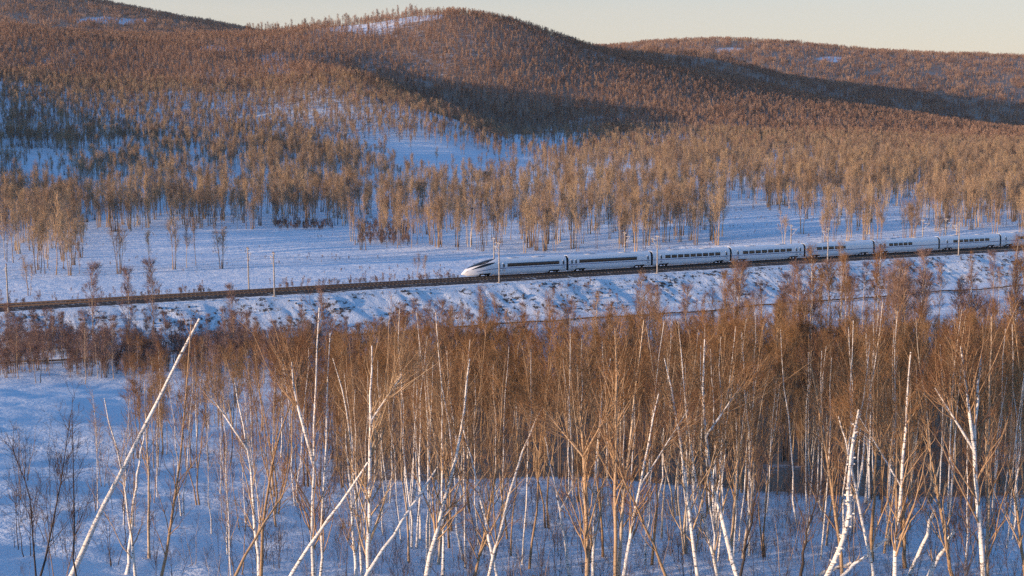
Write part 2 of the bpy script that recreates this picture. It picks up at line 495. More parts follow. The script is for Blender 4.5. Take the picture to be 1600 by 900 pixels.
EDGE = -10.2
def bank_disp(T, S, Z):
    slope = sstep(EDGE, EDGE - 2.5, S) * sstep(-26.5, -20, S)
    d = 0.26 * fbm(T / 2.6, S / 2.2, 4, 0.6) + 0.5 * fbm(T / 13 + 9, S / 9, 2)
    gul = np.abs(fbm(T / 5.5 + S / 9, S / 30, 3))
    Z = Z + slope * (d - 0.28 * np.clip(0.25 - gul, 0, 1) * 3)
    flat = sstep(EDGE - 1, EDGE + 0.5, S)
    Z = Z + (1 - flat) * 0 + 0.05 * fbm(T / 1.5, S / 1.2, 2)
    return S, Z
ribbon("embankment", [(-26, -8.9), (-20.5, -7.1), (EDGE - 0.6, -0.95), (EDGE, -0.75), (5.2, -0.72), (7.5, -1.9)],
       -290, 330, 0.55, bank_disp, M['bank'], 9)
def bal_disp(T, S, Z): return S, Z + 0.035 * fbm(T / 0.7, S / 0.7, 2)
ribbon("ballast_bed", [(-7.9, -0.78), (-6.6, -0.24), (-2.6, -0.22), (-2.3, -0.34), (-2.0, -0.22), (1.9, -0.22), (3.4, -0.78)],
       -290, 330, 0.8, bal_disp, M['ballast'], 2)
# service path at the foot of the bank, following the ground
T = np.arange(-290, 330, 1.0)
def on_ground_strip(name, s0, s1, lift, matl, n=7, wob=0.8):
    S_ = np.linspace(s0, s1, n)
    TT, SS = np.meshgrid(T, S_); SS = SS + wob * fbm(TT / 30, TT * 0 + 2, 2)
    Xg = P0[0] + TD[0] * TT + TN[0] * SS; Yg = P0[1] + TD[1] * TT + TN[1] * SS
    e = np.abs(np.linspace(-1, 1, n))[:, None]
    Zg = ground(Xg, Yg) + lift - 0.5 * (e > 0.99)
    n0, n1_ = TT.shape; ii = np.arange(n0 * n1_).reshape(n0, n1_)
    Qg = np.stack([ii[:-1, :-1], ii[:-1, 1:], ii[1:, 1:], ii[1:, :-1]], -1).reshape(-1, 4)
    return tag(link(name, mesh_from(name, np.stack([Xg, Yg, Zg], -1).reshape(-1, 3), Qg, smooth=True, mats=(matl,))), kind='structure')
on_ground_strip("path", -37.2, -32.4, 0.28, M['path'])
M['wood_dark'] = mat("weathered_dark_wood", (0.06, 0.05, 0.045), 0.9)[0]

# ------------------------------------------------------------------ the evening air
hm = bpy.data.materials.new("evening_haze"); hm.use_nodes = True
hn = hm.node_tree; hn.nodes.remove(hn.nodes["Principled BSDF"])
pv = hn.nodes.new("ShaderNodeVolumePrincipled")
pv.inputs["Color"].default_value = (0.90, 0.88, 0.92, 1); pv.inputs["Density"].default_value = HAZE; pv.inputs["Anisotropy"].default_value = 0.2
hn.links.new(pv.outputs[0], hn.nodes["Material Output"].inputs["Volume"])
hz = MB().box(-11600, 11600, -140, 9700, CZ - 48, float(ZZ.max()) + 30).build("haze", hm)
tag(hz, "thin pale evening haze in the valley air", "haze", None, 'stuff')

# ------------------------------------------------------------------ railway tracks
m, nt, b = mat("rail_steel", (0.20, 0.15, 0.12), 0.55, 0.7)
M['rail'] = m
M['sleeper'] = mat("concrete_sleeper", (0.15, 0.14, 0.135), 0.9)[0]
def local_root(name, t, s, z=0.0):
    o = empty(name, tuple(trk(t, s, z)), TH)
    o.rotation_euler = (0, -GRADE, TH)
    return o
for sc, lab in ((0.0, "pair of steel rails the white train stands on, farther from the camera"), (-4.6, "empty pair of dark steel rails running in front of the white train")):
    r = local_root("railway_track", -290, sc)
    tag(r, lab, "railway track", "tracks on the embankment")
    for g in (-0.7175, 0.7175):
        mb = MB()
        mb.box(0, 610, g - 0.036, g + 0.036, -0.035, 0.0).box(0, 610, g - 0.01, g + 0.01, -0.145, -0.036).box(0, 610, g - 0.07, g + 0.07, -0.172, -0.146)
        mb.build("rail", M['rail'], r)
    mb = MB()
    for i in range(0, 610): mb.box(i, i + 0.27, -1.28, 1.28, -0.30, -0.176)
    tag(mb.build("sleepers", M['sleeper'], r), kind='stuff')

# ------------------------------------------------------------------ the train
m, nt, b = mat("white_train_paint", (0.84, 0.85, 0.87), 0.28, coat=0.4, spec=0.5)
tc = N(nt, "ShaderNodeTexCoord")
dirt = noise(nt, mapping(nt, tc.outputs["Object"], (0.25, 1, 2.0)), 1.0, 5, 0.6)
sep = N(nt, "ShaderNodeSeparateXYZ"); nt.links.new(tc.outputs["Object"], sep.inputs[0])
low = N(nt, "ShaderNodeMapRange"); low.inputs[1].default_value = 1.3; low.inputs[2].default_value = 0.3
low.inputs[3].default_value = 0.0; low.inputs[4].default_value = 1.0
nt.links.new(sep.outputs[2], low.inputs[0])
df = math_(nt, 'MULTIPLY', ramp(nt, dirt, [(0.4, 0.15), (0.7, 0.9)]), low.outputs[0])
nt.links.new(mixc(nt, math_(nt, 'MULTIPLY', df, 0.5), (0.86, 0.87, 0.89), (0.34, 0.31, 0.28)), b.inputs["Base Color"])
M['train'] = m
M['glass'] = mat("dark_window_glass", (0.018, 0.017, 0.018), 0.12, spec=0.6)[0]
M['blue'] = mat("blue_stripe_paint", (0.025, 0.045, 0.16), 0.35, coat=0.3)[0]
M['under'] = mat("sooty_underframe", (0.03, 0.03, 0.032), 0.8)[0]
M['gang'] = mat("black_rubber_gangway", (0.02, 0.02, 0.022), 0.9)[0]
M['greyroof'] = mat("grey_roof_housing", (0.45, 0.46, 0.48), 0.6)[0]
M['lampglass'] = mat("clear_lamp_glass", (0.55, 0.55, 0.52), 0.1, spec=0.8)[0]
M['door'] = mat("train_door_paint", (0.72, 0.73, 0.75), 0.35, coat=0.3)[0]

SEC = np.array([(1.30, 0.0), (1.52, 0.10), (1.60, 0.30), (1.64, 0.75), (1.65, 1.4), (1.645, 2.0), (1.62, 2.5), (1.55, 2.95), (1.40, 3.32), (1.15, 3.58), (0.80, 3.74), (0.40, 3.81), (0.0, 3.83)])
cum = np.concatenate([[0], np.cumsum(np.hypot(*np.diff(SEC, axis=0).T))]); cum /= cum[-1]
NA = 22
def sec(a):
    return np.interp(a, cum, SEC[:, 0]), np.interp(a, cum, SEC[:, 1])
ZB = 0.32
def a_of_z(z, zb=ZB, kz=1.0):
    # arc parameter at height z above rail on the side wall
    aa = np.linspace(0, 1, 400); w, zz = sec(aa)
    return float(np.interp(z, zb + zz * kz, aa))
def nose_k(t):
    """t metres behind the nose tip -> width factor, bottom z, top z"""
    q = min(max(t / 9.6, 0), 1)
    top = 1.35 + (4.28 - 1.35) * (1 - (1 - q) ** 1.75)
    qw = min(t / 7.5, 1)
    kw = (1 - (1 - qw) ** 2.3) ** 0.62 if qw > 0 else 0.0
    zb = 0.75 - 0.43 * sstep(0, 1.6, t)
    if t < 1.2: top = zb + (top - zb) * (0.08 + 0.92 * (t / 1.2) ** 0.5)
    return float(kw), float(zb), float(top)
def surf(t, a, sgn, L, nose, off=0.0, zb0=None):
    """point on the carriage shell. nose: 0 none, 1 tip at t=0, 2 tip at t=L"""
    w, z = sec(a)
    kw, zb, top = 1.0, ZB if zb0 is None else zb0, 4.28
    if nose == 1: kw, zb_, top = nose_k(t)
    elif nose == 2: kw, zb_, top = nose_k(L - t)
    if nose and zb0 is None: zb = zb_
    kz = (top - zb) / 3.83
    nz = 0.0
    # outward offset mostly sideways on the walls, upwards on the roof
    da = 0.01; w1, z1 = sec(min(a + da, 1)); w0, z0 = sec(max(a - da, 0))
    tz, tw = (z1 - z0), (w1 - w0); l = math.hypot(tz, tw) + 1e-9
    ow, oz = tz / l, -tw / l
    return (t, sgn * (w * kw + ow * off), zb + z * kz + oz * off)
def patch(mb, tA, tB, lo, hi, sgn, L, nose, off=0.012, nt_=2, na=3, both=False):
    """strip on the shell between arc functions lo(t), hi(t)"""
    Ts = np.linspace(tA, tB, nt_); V = []
    for t in Ts:
        l, h = (lo(t), hi(t)) if callable(lo) else (lo, hi)
        for j in range(na + 1): V.append(surf(t, l + (h - l) * j / na, sgn, L, nose, off))
    Q = []
    for i in range(nt_ - 1):
        for j in range(na):
            p = i * (na + 1) + j
            q = (p, p + na + 1, p + na + 2, p + 1)
            Q.append(q if sgn < 0 else q[::-1])
    # thickness: skirt back to the shell
    n = len(V)
    V2 = []
    for t in Ts:
        l, h = (lo(t), hi(t)) if callable(lo) else (lo, hi)
        V2 += [surf(t, l, sgn, L, nose, -0.01), surf(t, h, sgn, L, nose, -0.01)]
    for i in range(nt_ - 1):
        a0, a1 = i * (na + 1), (i + 1) * (na + 1)
        Q.append((n + 2 * i, n + 2 * i + 2, a1, a0)); Q.append((a0 + na, a1 + na, n + 2 * i + 3, n + 2 * i + 1))
    Q.append((n, 0, na, n + 1)); m_ = (nt_ - 1)
    Q.append((n + 2 * m_, n + 2 * m_ + 1, m_ * (na + 1) + na, m_ * (na + 1)))
    mb.add(V + V2, Q)
def carriage(train, t0, t1, nose, wins, smalls, name="carriage"):
    """t0,t1 along the track; wins / smalls = list of (ta, tb) along the track"""
    L = t1 - t0
    root_z = 0
    # shell with raised bottom over the bogies
    bog = [(2.2, 5.6), (L - 5.6, L - 2.2)]
    if nose == 1: bog[0] = (4.2, 7.6)
    if nose == 2: bog[1] = (L - 7.6, L - 4.2)
    st_ = set(np.round(np.linspace(0.35, L - 0.35, 12), 3)) | {0.35, L - 0.35}
    if nose == 1: st_ |= set(np.round(np.concatenate([[0.0, 0.03, 0.1, 0.2, 0.35, 0.6, 0.9, 1.2], np.arange(1.5, 10.5, 0.4)]), 3))
    if nose == 2: st_ |= set(np.round(L - np.concatenate([[0.0, 0.03, 0.1, 0.2, 0.35, 0.6, 0.9, 1.2], np.arange(1.5, 10.5, 0.4)]), 3))
    for a_, b_ in bog: st_ |= {a_, a_ + 0.25, b_ - 0.25, b_}
    st_ = sorted(s for s in st_ if (0.0 if nose == 1 else 0.35) - 1e-9 <= s <= (L if nose == 2 else L - 0.35) + 1e-9)
    V = []; ring = []
    for t in st_:
        up = any(a_ + 0.2 <= t <= b_ - 0.2 for a_, b_ in bog)
        aa = np.linspace(0, 1, NA)
        pts = []
        for sgn in (-1, 1):
            seq = aa if sgn < 0 else aa[::-1][1:]
            for a_ in seq:
                p = list(surf(t, a_, sgn, L, nose))
                if up and p[2] < 0.84: p[2] = 0.84
                pts.append(tuple(p))
        ring.append(len(V)); V += pts
    n = 2 * NA - 1; Q = []
    for i in range(len(st_) - 1):
        for j in range(n):
            Q.append((ring[i] + j, ring[i] + (j + 1) % n, ring[i + 1] + (j + 1) % n, ring[i + 1] + j))
    T_ = []
    for rr, fl in ((ring[0], 0), (ring[-1], 1)):
        for j in range(1, n - 1):
            T_.append((rr, rr + j + 1, rr + j) if not fl else (rr, rr + j, rr + j + 1))
    me = mesh_from("carriage", V, Q, T_, smooth=True, mats=(M['train'],))
    try: me.set_sharp_from_angle(angle=R(40))
    except Exception: pass
    c = link("carriage", me, train, (t0, 0, 0))
    zlo, zhi = a_of_z(2.18), a_of_z(3.02)
    for sgn in (-1, 1):
        for ta, tb in wins:
            mb = MB(); patch(mb, ta - t0, tb - t0, zlo, zhi, sgn, L, 0, 0.012, 2, 3); mb.build("window", M['glass'], c)
        # doors beside each end
        for td in ([3.0, L - 3.0] if not nose else ([L - 2.2] if nose == 1 else [2.2])):
            pass
        for ta, tb in smalls:
            l_, h_ = a_of_z(1.15), a_of_z(3.15)
            tm = (ta + tb) / 2 - t0
            mb = MB(); patch(mb, max(tm - 0.42, 0.4), min(tm + 0.42, L - 0.4), l_, h_, sgn, L, 0, 0.006, 2, 4); d_ = mb.build("door", M['door'], c)
            mb = MB(); patch(mb, tm - 0.22, tm + 0.22, a_of_z(2.12), a_of_z(2.95), sgn, L, 0, 0.014, 2, 3); mb.build("door_window", M['glass'], c)
        # stripe
        mb = MB()
        s0 = 3.6 if nose == 1 else 0.4; s1 = L - 3.6 if nose == 2 else L - 0.4
        if nose == 1: patch(mb, s0, 11, lambda t: a_of_z(1.80) - 0.016 * sstep(11, 3.6, t), lambda t: a_of_z(1.95) - 0.016 * sstep(11, 3.6, t), sgn, L, 1, 0.008, 12, 1); s0 = 11.05
        if nose == 2: patch(mb, L - 11, L - 3.6, a_of_z(1.90), a_of_z(1.99), sgn, L, 2, 0.008, 12, 1); s1 = L - 11.05
        patch(mb, s0, s1, a_of_z(1.80), a_of_z(1.95), sgn, L, 0, 0.008, 2, 1)
        mb.build("stripe", M['blue'], c)
        if nose:
            N_ = nose
            tt = (lambda q: q) if N_ == 1 else (lambda q: L - q)
            A, B = (2.0, 8.6)
            mb = MB()
            lo = lambda t: 0.60 + 0.015 * ((tt(t) - A) / (B - A)) - 0.085 * math.sin(math.pi * np.clip((tt(t) - A) / (B - A), 0, 1)) ** 0.8
            hi = lambda t: 0.60 + 0.045 * ((tt(t) - A) / (B - A)) + 0.045 * math.sin(math.pi * np.clip((tt(t) - A) / (B - A), 0, 1)) ** 0.8
            e = (A, B) if N_ == 1 else (L - B, L - A)
            patch(mb, *e, lo, hi, sgn, L, N_, 0.014, 18, 5); mb.build("side_windscreen", M['glass'], c, True)
            mb = MB(); e = (0.75, 1.5) if N_ == 1 else (L - 1.5, L - 0.75)
            patch(mb, *e, 0.52, 0.60, sgn, L, N_, 0.012, 5, 3); mb.build("headlight", M['lampglass'], c, True)
    if nose:
        tt = (lambda q: q) if nose == 1 else (lambda q: L - q)
        A, B = (1.5, 9.3)
        mb = MB()
        lo = lambda t: 1.0 - 0.31 * np.clip(math.sin(math.pi * np.clip((tt(t) - A) / (B - A), 0.0, 1)), 0.02, 1) ** 0.55
        e = (A, B) if nose == 1 else (L - B, L - A)
        for sgn in (-1, 1): patch(mb, *e, lo, lambda t: 1.0, sgn, L, nose, 0.014, 22, 7)
        mb.build("windscreen", M['glass'], c, True)
    # bogies
    for a_, b_ in bog:
        mb = MB(); mid = (a_ + b_) / 2
        mb.box(a_ + 0.15, b_ - 0.15, -1.25, -1.05, 0.45, 0.75).box(a_ + 0.15, b_ - 0.15, 1.05, 1.25, 0.45, 0.75).box(mid - 0.4, mid + 0.4, -1.3, 1.3, 0.5, 0.82)
        bo = mb.build("bogie", M['under'], c)
        for wx in (mid - 1.2, mid + 1.2):
            w_ = MB()
            for sy in (-0.75, 0.75): w_.tube([(wx, sy - 0.06, 0.44), (wx, sy + 0.06, 0.44)], 0.43, 16)
            w_.tube([(wx, -0.8, 0.44), (wx, 0.8, 0.44)], 0.08, 8)
            w_.build("wheelset", M['under'], c)
    # roof equipment: low housings
    for x_ in ((6.0, 9.5), (L - 9.5, L - 6.0)):
        if nose == 1 and x_[0] < 12: x_ = (13, 16)
        if nose == 2 and x_[1] > L - 12: x_ = (L - 16, L - 13)
        MB().box(x_[0], x_[1], -0.55, 0.55, 4.18, 4.295).build("roof_unit", M['greyroof'], c)
    return c

train = local_root("high_speed_train", t_of_px(722, -0.5), 0.0)
tag(train, "white high speed train with blue stripe and dark pointed windscreen running along the embankment", "train")
TT0 = t_of_px(722, -0.5)
tp = lambda x: t_of_px(x) - TT0
def even(x0, x1, n, g=0.16):
    a, b_ = tp(x0), tp(x1); p = (b_ - a) / n
    return [(a + i * p + g * p / 2, a + (i + 1) * p - g * p / 2) for i in range(n)]
sm = lambda *xs: [(tp(x) - 0.2, tp(x) + 0.2) for x in xs]
gaps = [0, tp(886.8)] + [tp(886.8) + 26 * k for k in range(1, 7)] + [tp(886.8) + 156 + 29]
cars = [
 ([(tp(793.1), tp(874.1))], sm(780.5, 787.5, 880.6)),
 ([(tp(905.3), tp(995.3))], sm(893.8, 900.2, 1012.6)),
 (even(1038.7, 1126, 9), sm(1023, 1033.3, 1135)),
 (even(1159.8, 1237.3, 8), sm(1153.0, 1244.2, 1250)),
 (even(1275, 1321.5, 5), sm(1262, 1364)),
 (even(1387.6, 1425, 5), sm(1375, 1381.5, 1467.5)),
 (even(1487.5, 1545, 7), sm(1479, 1562)),
 ([(gaps[7] + 8, gaps[7] + 20)], [(gaps[7] + 2.2, gaps[7] + 2.6)])]
for i, (w_, s_) in enumerate(cars):
    s_ = [p for p in s_ if gaps[i] + 0.9 < sum(p) / 2 < gaps[i + 1] - 0.9]
    carriage(train, gaps[i], gaps[i + 1], 1 if i == 0 else (2 if i == 7 else 0), w_, s_)
for g in gaps[1:-1]:
    V = []
    aa = np.linspace(0.06, 1, 14)
    for t in (g - 0.36, g - 0.2, g, g + 0.2, g + 0.36):
        sh = 0.10 if abs(t - g) in (0.2,) or abs(abs(t - g) - 0.2) < 1e-6 else 0.17
        for sgn in (-1, 1):
            for a_ in (aa if sgn < 0 else aa[::-1][1:]):
                x, y, z = surf(0, a_, sgn, 1, 0, -sh); V.append((t, y, z))
    n = 27; Q_ = [(i * n + j, i * n + j + 1, (i + 1) * n + j + 1, (i + 1) * n + j) for i in range(4) for j in range(n - 1)]
    link("gangway", mesh_from("gangway", V, Q_, smooth=True, mats=(M['gang'],)), train)
# pantograph on the third carriage
mb = MB(); px0 = gaps[2] - 3.0
mb.box(px0, px0 + 2.4, -0.6, 0.6, 4.14, 4.2)
mb.tube([(px0 + 0.3, 0, 4.3), (px0 + 2.2, 0, 4.45), (px0 + 0.6, 0, 4.62)], 0.05, 6)
mb.tube([(px0 + 0.6, -0.8, 4.66), (px0 + 0.6, 0.8, 4.66)], 0.04, 6)
mb.build("pantograph", M['greyroof'], train)

# ------------------------------------------------------------------ catenary masts
m, nt, b = mat("mast_concrete", rough=0.85)
tc = N(nt, "ShaderNodeTexCoord")
k = noise(nt, mapping(nt, tc.outputs["Object"], (2, 2, 3.5)), 1.0, 5, 0.7)
nt.links.new(mixc(nt, ramp(nt, k, [(0.40, 0.0), (0.62, 1.0)]), (0.24, 0.215, 0.19), (0.42, 0.38, 0.33)), b.inputs["Base Color"])
M['mast'] = m
M['steel'] = mat("galvanised_steel", (0.5, 0.48, 0.45), 0.6, 0.2)[0]
M['insul'] = mat("brown_insulator", (0.16, 0.06, 0.04), 0.4)[0]
def mast(t, s, dirn, label, H=10.2, both=False, group="catenary masts along the railway"):
    zb = float(ground(*(P0 + TD * t + TN * s))) - RAIL - GRADE * t if s > 7 else (-0.9 if s > -11 else -1.6)
    r = local_root("catenary_mast", t, s, zb)
    tag(r, label, "catenary mast", group)
    Hh = H - zb - 0.8
    MB().tube([(0, 0, -0.5), (0, 0, Hh * 0.5), (0, 0, Hh)], [0.19, 0.155, 0.115], 10).build("pole", M['mast'], r, True)
    MB().box(-0.45, 0.45, -0.45, 0.45, -0.6, 0.28).build("foundation", M['mast'], r)
    for dd in ((1, -1) if both else (dirn,)):
        zc = Hh - 3.0
        mb = MB()
        mb.tube([(0, 0.18 * dd, Hh - 1.5), (0, 2.9 * dd, Hh - 1.2)], 0.055, 6)
        mb.tube([(0, 0.18 * dd, zc - 0.3), (0, 2.6 * dd, Hh - 1.3)], 0.055, 6)
        mb.tube([(0, 0.9 * dd, zc + 0.25), (0, 2.95 * dd, zc + 0.15)], 0.03, 6)
        mb.build("cantilever_arm", M['steel'], r)
        mb = MB()
        mb.tube([(0, 0.14 * dd, Hh - 1.5), (0, 0.55 * dd, Hh - 1.46)], 0.09, 8).tube([(0, 0.14 * dd, zc - 0.33), (0, 0.5 * dd, zc - 0.12)], 0.09, 8)
        mb.build("insulator", M['insul'], r)
    mb = MB().box(-0.07, 0.07, -0.9, 0.9, Hh - 0.55, Hh - 0.43)
    mb.build("crossarm", M['steel'], r)
    for q in (-0.82, 0.82): MB().tube([(0, q, Hh - 0.43), (0, q, Hh - 0.12)], 0.06, 6).build("insulator", M['insul'], r)
    mb = MB()
    for z_ in (Hh * 0.25, Hh * 0.55, Hh - 0.9): mb.box(-0.19, 0.19, -0.19, 0.19, z_, z_ + 0.09)
    mb.build("clamp_band", M['steel'], r)
for x, lab in ((10, "concrete catenary mast on the bank edge at the far left"),
               (428, "near concrete catenary mast, right one of the pair left of the train"),
               (780, "concrete catenary mast standing in front of the train's first carriage"),
               (1027, "concrete catenary mast in front of the gap after the second carriage"),
               (1293, "concrete catenary mast in front of the fifth carriage"),
               (1497, "concrete catenary mast in front of the seventh carriage")):
    mast(t_of_px(x, -9.6), -9.6, 1, lab)
for x, lab in ((388, "concrete catenary mast behind the track, left one of the pair left of the train"),
               (772, "concrete catenary mast behind the train, just left of the mast at the first carriage"),
               (976, "concrete catenary mast showing above the second carriage roof"),
               (1235, "concrete catenary mast showing above the fourth carriage roof"),
               (1440, "concrete catenary mast showing above the sixth carriage roof"),
               (1476, "slim catenary mast rising behind the train, left of the mast before the seventh carriage")):
    mast(t_of_px(x, 5.8), 5.8, -1, lab)
M['wire'] = mat("oxidised_copper_wire", (0.06, 0.055, 0.05), 0.6, 0.5)[0]
for sc, lab in ((0.6, "thin overhead wires hanging above the farther track"), (-5.2, "thin overhead wires hanging above the nearer track")):
    r = local_root("overhead_wire", -290, sc); tag(r, lab, "overhead wire", "overhead wires of the railway")
    T_ = np.linspace(0, 610, 240)
    MB().tube(np.stack([T_, 0 * T_, 5.7 + 0 * T_], -1), 0.014, 4).build("contact_wire", M['wire'], r)
    sag = 7.6 - 1.1 * 4 * ((T_ / 52 % 1) * (1 - T_ / 52 % 1))
    MB().tube(np.stack([T_, 0 * T_, sag], -1), 0.014, 4).build("messenger_wire", M['wire'], r)

# dark cable duct along the path: a low line of weathered boards
r = tag(empty("board_fence", (0, 0, 0)), "low dark line of weathered boards along the foot of the embankment", "board fence")
mb = MB(); mp_ = MB()
Tb = np.arange(-290, 330, 3.0)
pts = []
for t in Tb:
    p = P0 + TD * t + TN * (-36.6 + 0.5 * float(fbm(t / 40, 0.3, 2))); pts.append((p[0], p[1], float(ground(p[0], p[1])) + 0.62))
for a_, b_ in zip(pts[:-1], pts[1:]):
    mb.tube([a_, b_], 0.17, 4)
mb.build("board", M['wood_dark'], r)
for p in pts[::2]: mp_.tube([(p[0], p[1], p[2] - 0.9), (p[0], p[1], p[2] + 0.15)], 0.07, 5)
mp_.build("posts", M['wood_dark'], r)

# ------------------------------------------------------------------ tree generator
def unit(v): return v / (np.linalg.norm(v, axis=-1, keepdims=True) + 1e-9)
def sprout(g, P, Rr, m, t0, t1, ang, length, K, r_frac, up, jit=0.12, taper_len=True, rmin=0.004):
    """m children per parent polyline. ang=(lo,hi) degrees from the parent, length=(lo,hi)"""
    Np, Kp, _ = P.shape
    pid = np.repeat(np.arange(Np), m)
    t = g.uniform(t0, t1, len(pid))
    f = t * (Kp - 1); i = np.minimum(f.astype(int), Kp - 2); a = (f - i)[:, None]
    p0 = P[pid, i] * (1 - a) + P[pid, i + 1] * a
    r0 = Rr[pid, i] * (1 - a[:, 0]) + Rr[pid, i + 1] * a[:, 0]
    d = unit(P[pid, i + 1] - P[pid, i])
    rv = unit(g.normal(size=d.shape)); side = unit(np.cross(d, rv))
    an = np.radians(g.uniform(ang[0], ang[1], len(pid)))[:, None]
    d1 = unit(d * np.cos(an) + side * np.sin(an))
    L = g.uniform(length[0], length[1], len(pid))
    if taper_len: L = L * (1.15 - 0.75 * (t - t0) / max(t1 - t0, 1e-3))
    s = np.linspace(0, 1, K)[None, :, None]
    U = np.array([0, 0, 1.0])
    pts = p0[:, None, :] + d1[:, None, :] * (L[:, None, None] * s) + U * (up * L[:, None, None] * s ** 2)
    wob = g.normal(size=(len(pid), K, 3)) * jit * L[:, None, None] * 0.5 * s
    pts = pts + wob
    rr = np.maximum(r0 * r_frac, rmin)
    rad = rr[:, None] * (1 - 0.82 * np.linspace(0, 1, K))[None, :]
    return pts, rad
def stem_path(g, H, K=9, lean=0.03, wob=0.02, az=None):
    z = np.linspace(0, 1, K)
    az = g.uniform(0, 6.28) if az is None else az
    x = lean * H * z ** 1.2 + np.cumsum(g.normal(0, wob * H / K, K)) * (z > 0)
    y = np.cumsum(g.normal(0, wob * H / K, K)) * (z > 0)
    return np.stack([x * math.cos(az) - y * math.sin(az), x * math.sin(az) + y * math.cos(az), z * H], -1)
def tree_meshes(name, g, stems, barkm, twigm, c0=0.35, n1=20, l1=(2.0, 3.4), a1=(22, 42), n2=6, l2=(0.8, 1.5), n3=4, l3=(0.4, 0.8),
                tw=0.010, up=0.18, branchm=None, s1=4, stemside=7, bmin=0.02, up2=0.15, arms=0):
    """stems: list of (path (K,3), r0, r1). returns trunk mesh, crown mesh (branches + twigs)"""
    tb = MB(); cb = []
    BV, BQ, TV, TQ = [], [], [], []
    for path, r0, r1 in stems:
        K = len(path); rad = r0 + (r1 - r0) * np.linspace(0, 1, K) ** 0.85
        rad[0] *= 1.25
        V, Q_ = tubes(path[None], rad[None], stemside); tb.add(V, Q_)
        P = path[None]; Rr = rad[None]
        if n1 == 0: continue
        H = np.linalg.norm(path[-1] - path[0])
        p1, q1 = sprout(g, P, Rr, n1, c0, 0.98, a1, l1, 5, 0.42, up, 0.10, rmin=bmin)
        if arms:
            pa, qa = sprout(g, P, Rr, arms, c0 * 0.9, 0.8, (16, 34), (2.6, 5.0), 5, 0.5, 0.22, 0.07, rmin=bmin * 1.3)
            p1 = np.concatenate([pa, p1]); q1 = np.concatenate([qa, q1])
        V, Q_ = tubes(p1, q1, s1); BV.append(V); BQ.append(Q_)
        if n2:
            p2, q2 = sprout(g, p1, q1, n2, 0.25, 1.0, (20, 48), l2, 4, 0.55, up2, 0.12, rmin=tw * 1.3)
            V, Q_ = tubes(p2, q2, 3); TV.append(V); TQ.append(Q_)
            if n3:
                p3, q3 = sprout(g, p2, q2, n3, 0.2, 1.0, (18, 50), l3, 3, 0.7, up2 * 0.6, 0.12, rmin=tw)
                V, Q_ = tubes(p3, q3, 3); TV.append(V); TQ.append(Q_)
    tme = tb.mesh(name + "_trunk", (barkm,), True)
    cme = None
    if BV:
        mb = MB(); nb = 0
        for V, Q_ in zip(BV, BQ): mb.add(V, Q_); nb += len(Q_)
        for V, Q_ in zip(TV, TQ): mb.add(V, Q_)
        cme = mb.mesh(name + "_crown", (branchm or twigm, twigm), False)
        mi = np.ones(len(cme.polygons), np.int32); mi[:nb] = 0
        cme.polygons.foreach_set("material_index", mi)
    return tme, cme
def plant(name, meshes, loc, rz, s, label, cat, group):
    o = empty(name, loc, rz, s); tag(o, label, cat, group)
    link("trunk", meshes[0], o)
    if meshes[1] is not None: link("crown", meshes[1], o)
    return o
def gnd(px, Y):
    X = ray(px, 450)[0] * Y
    return X, Y, float(ground(X, Y))

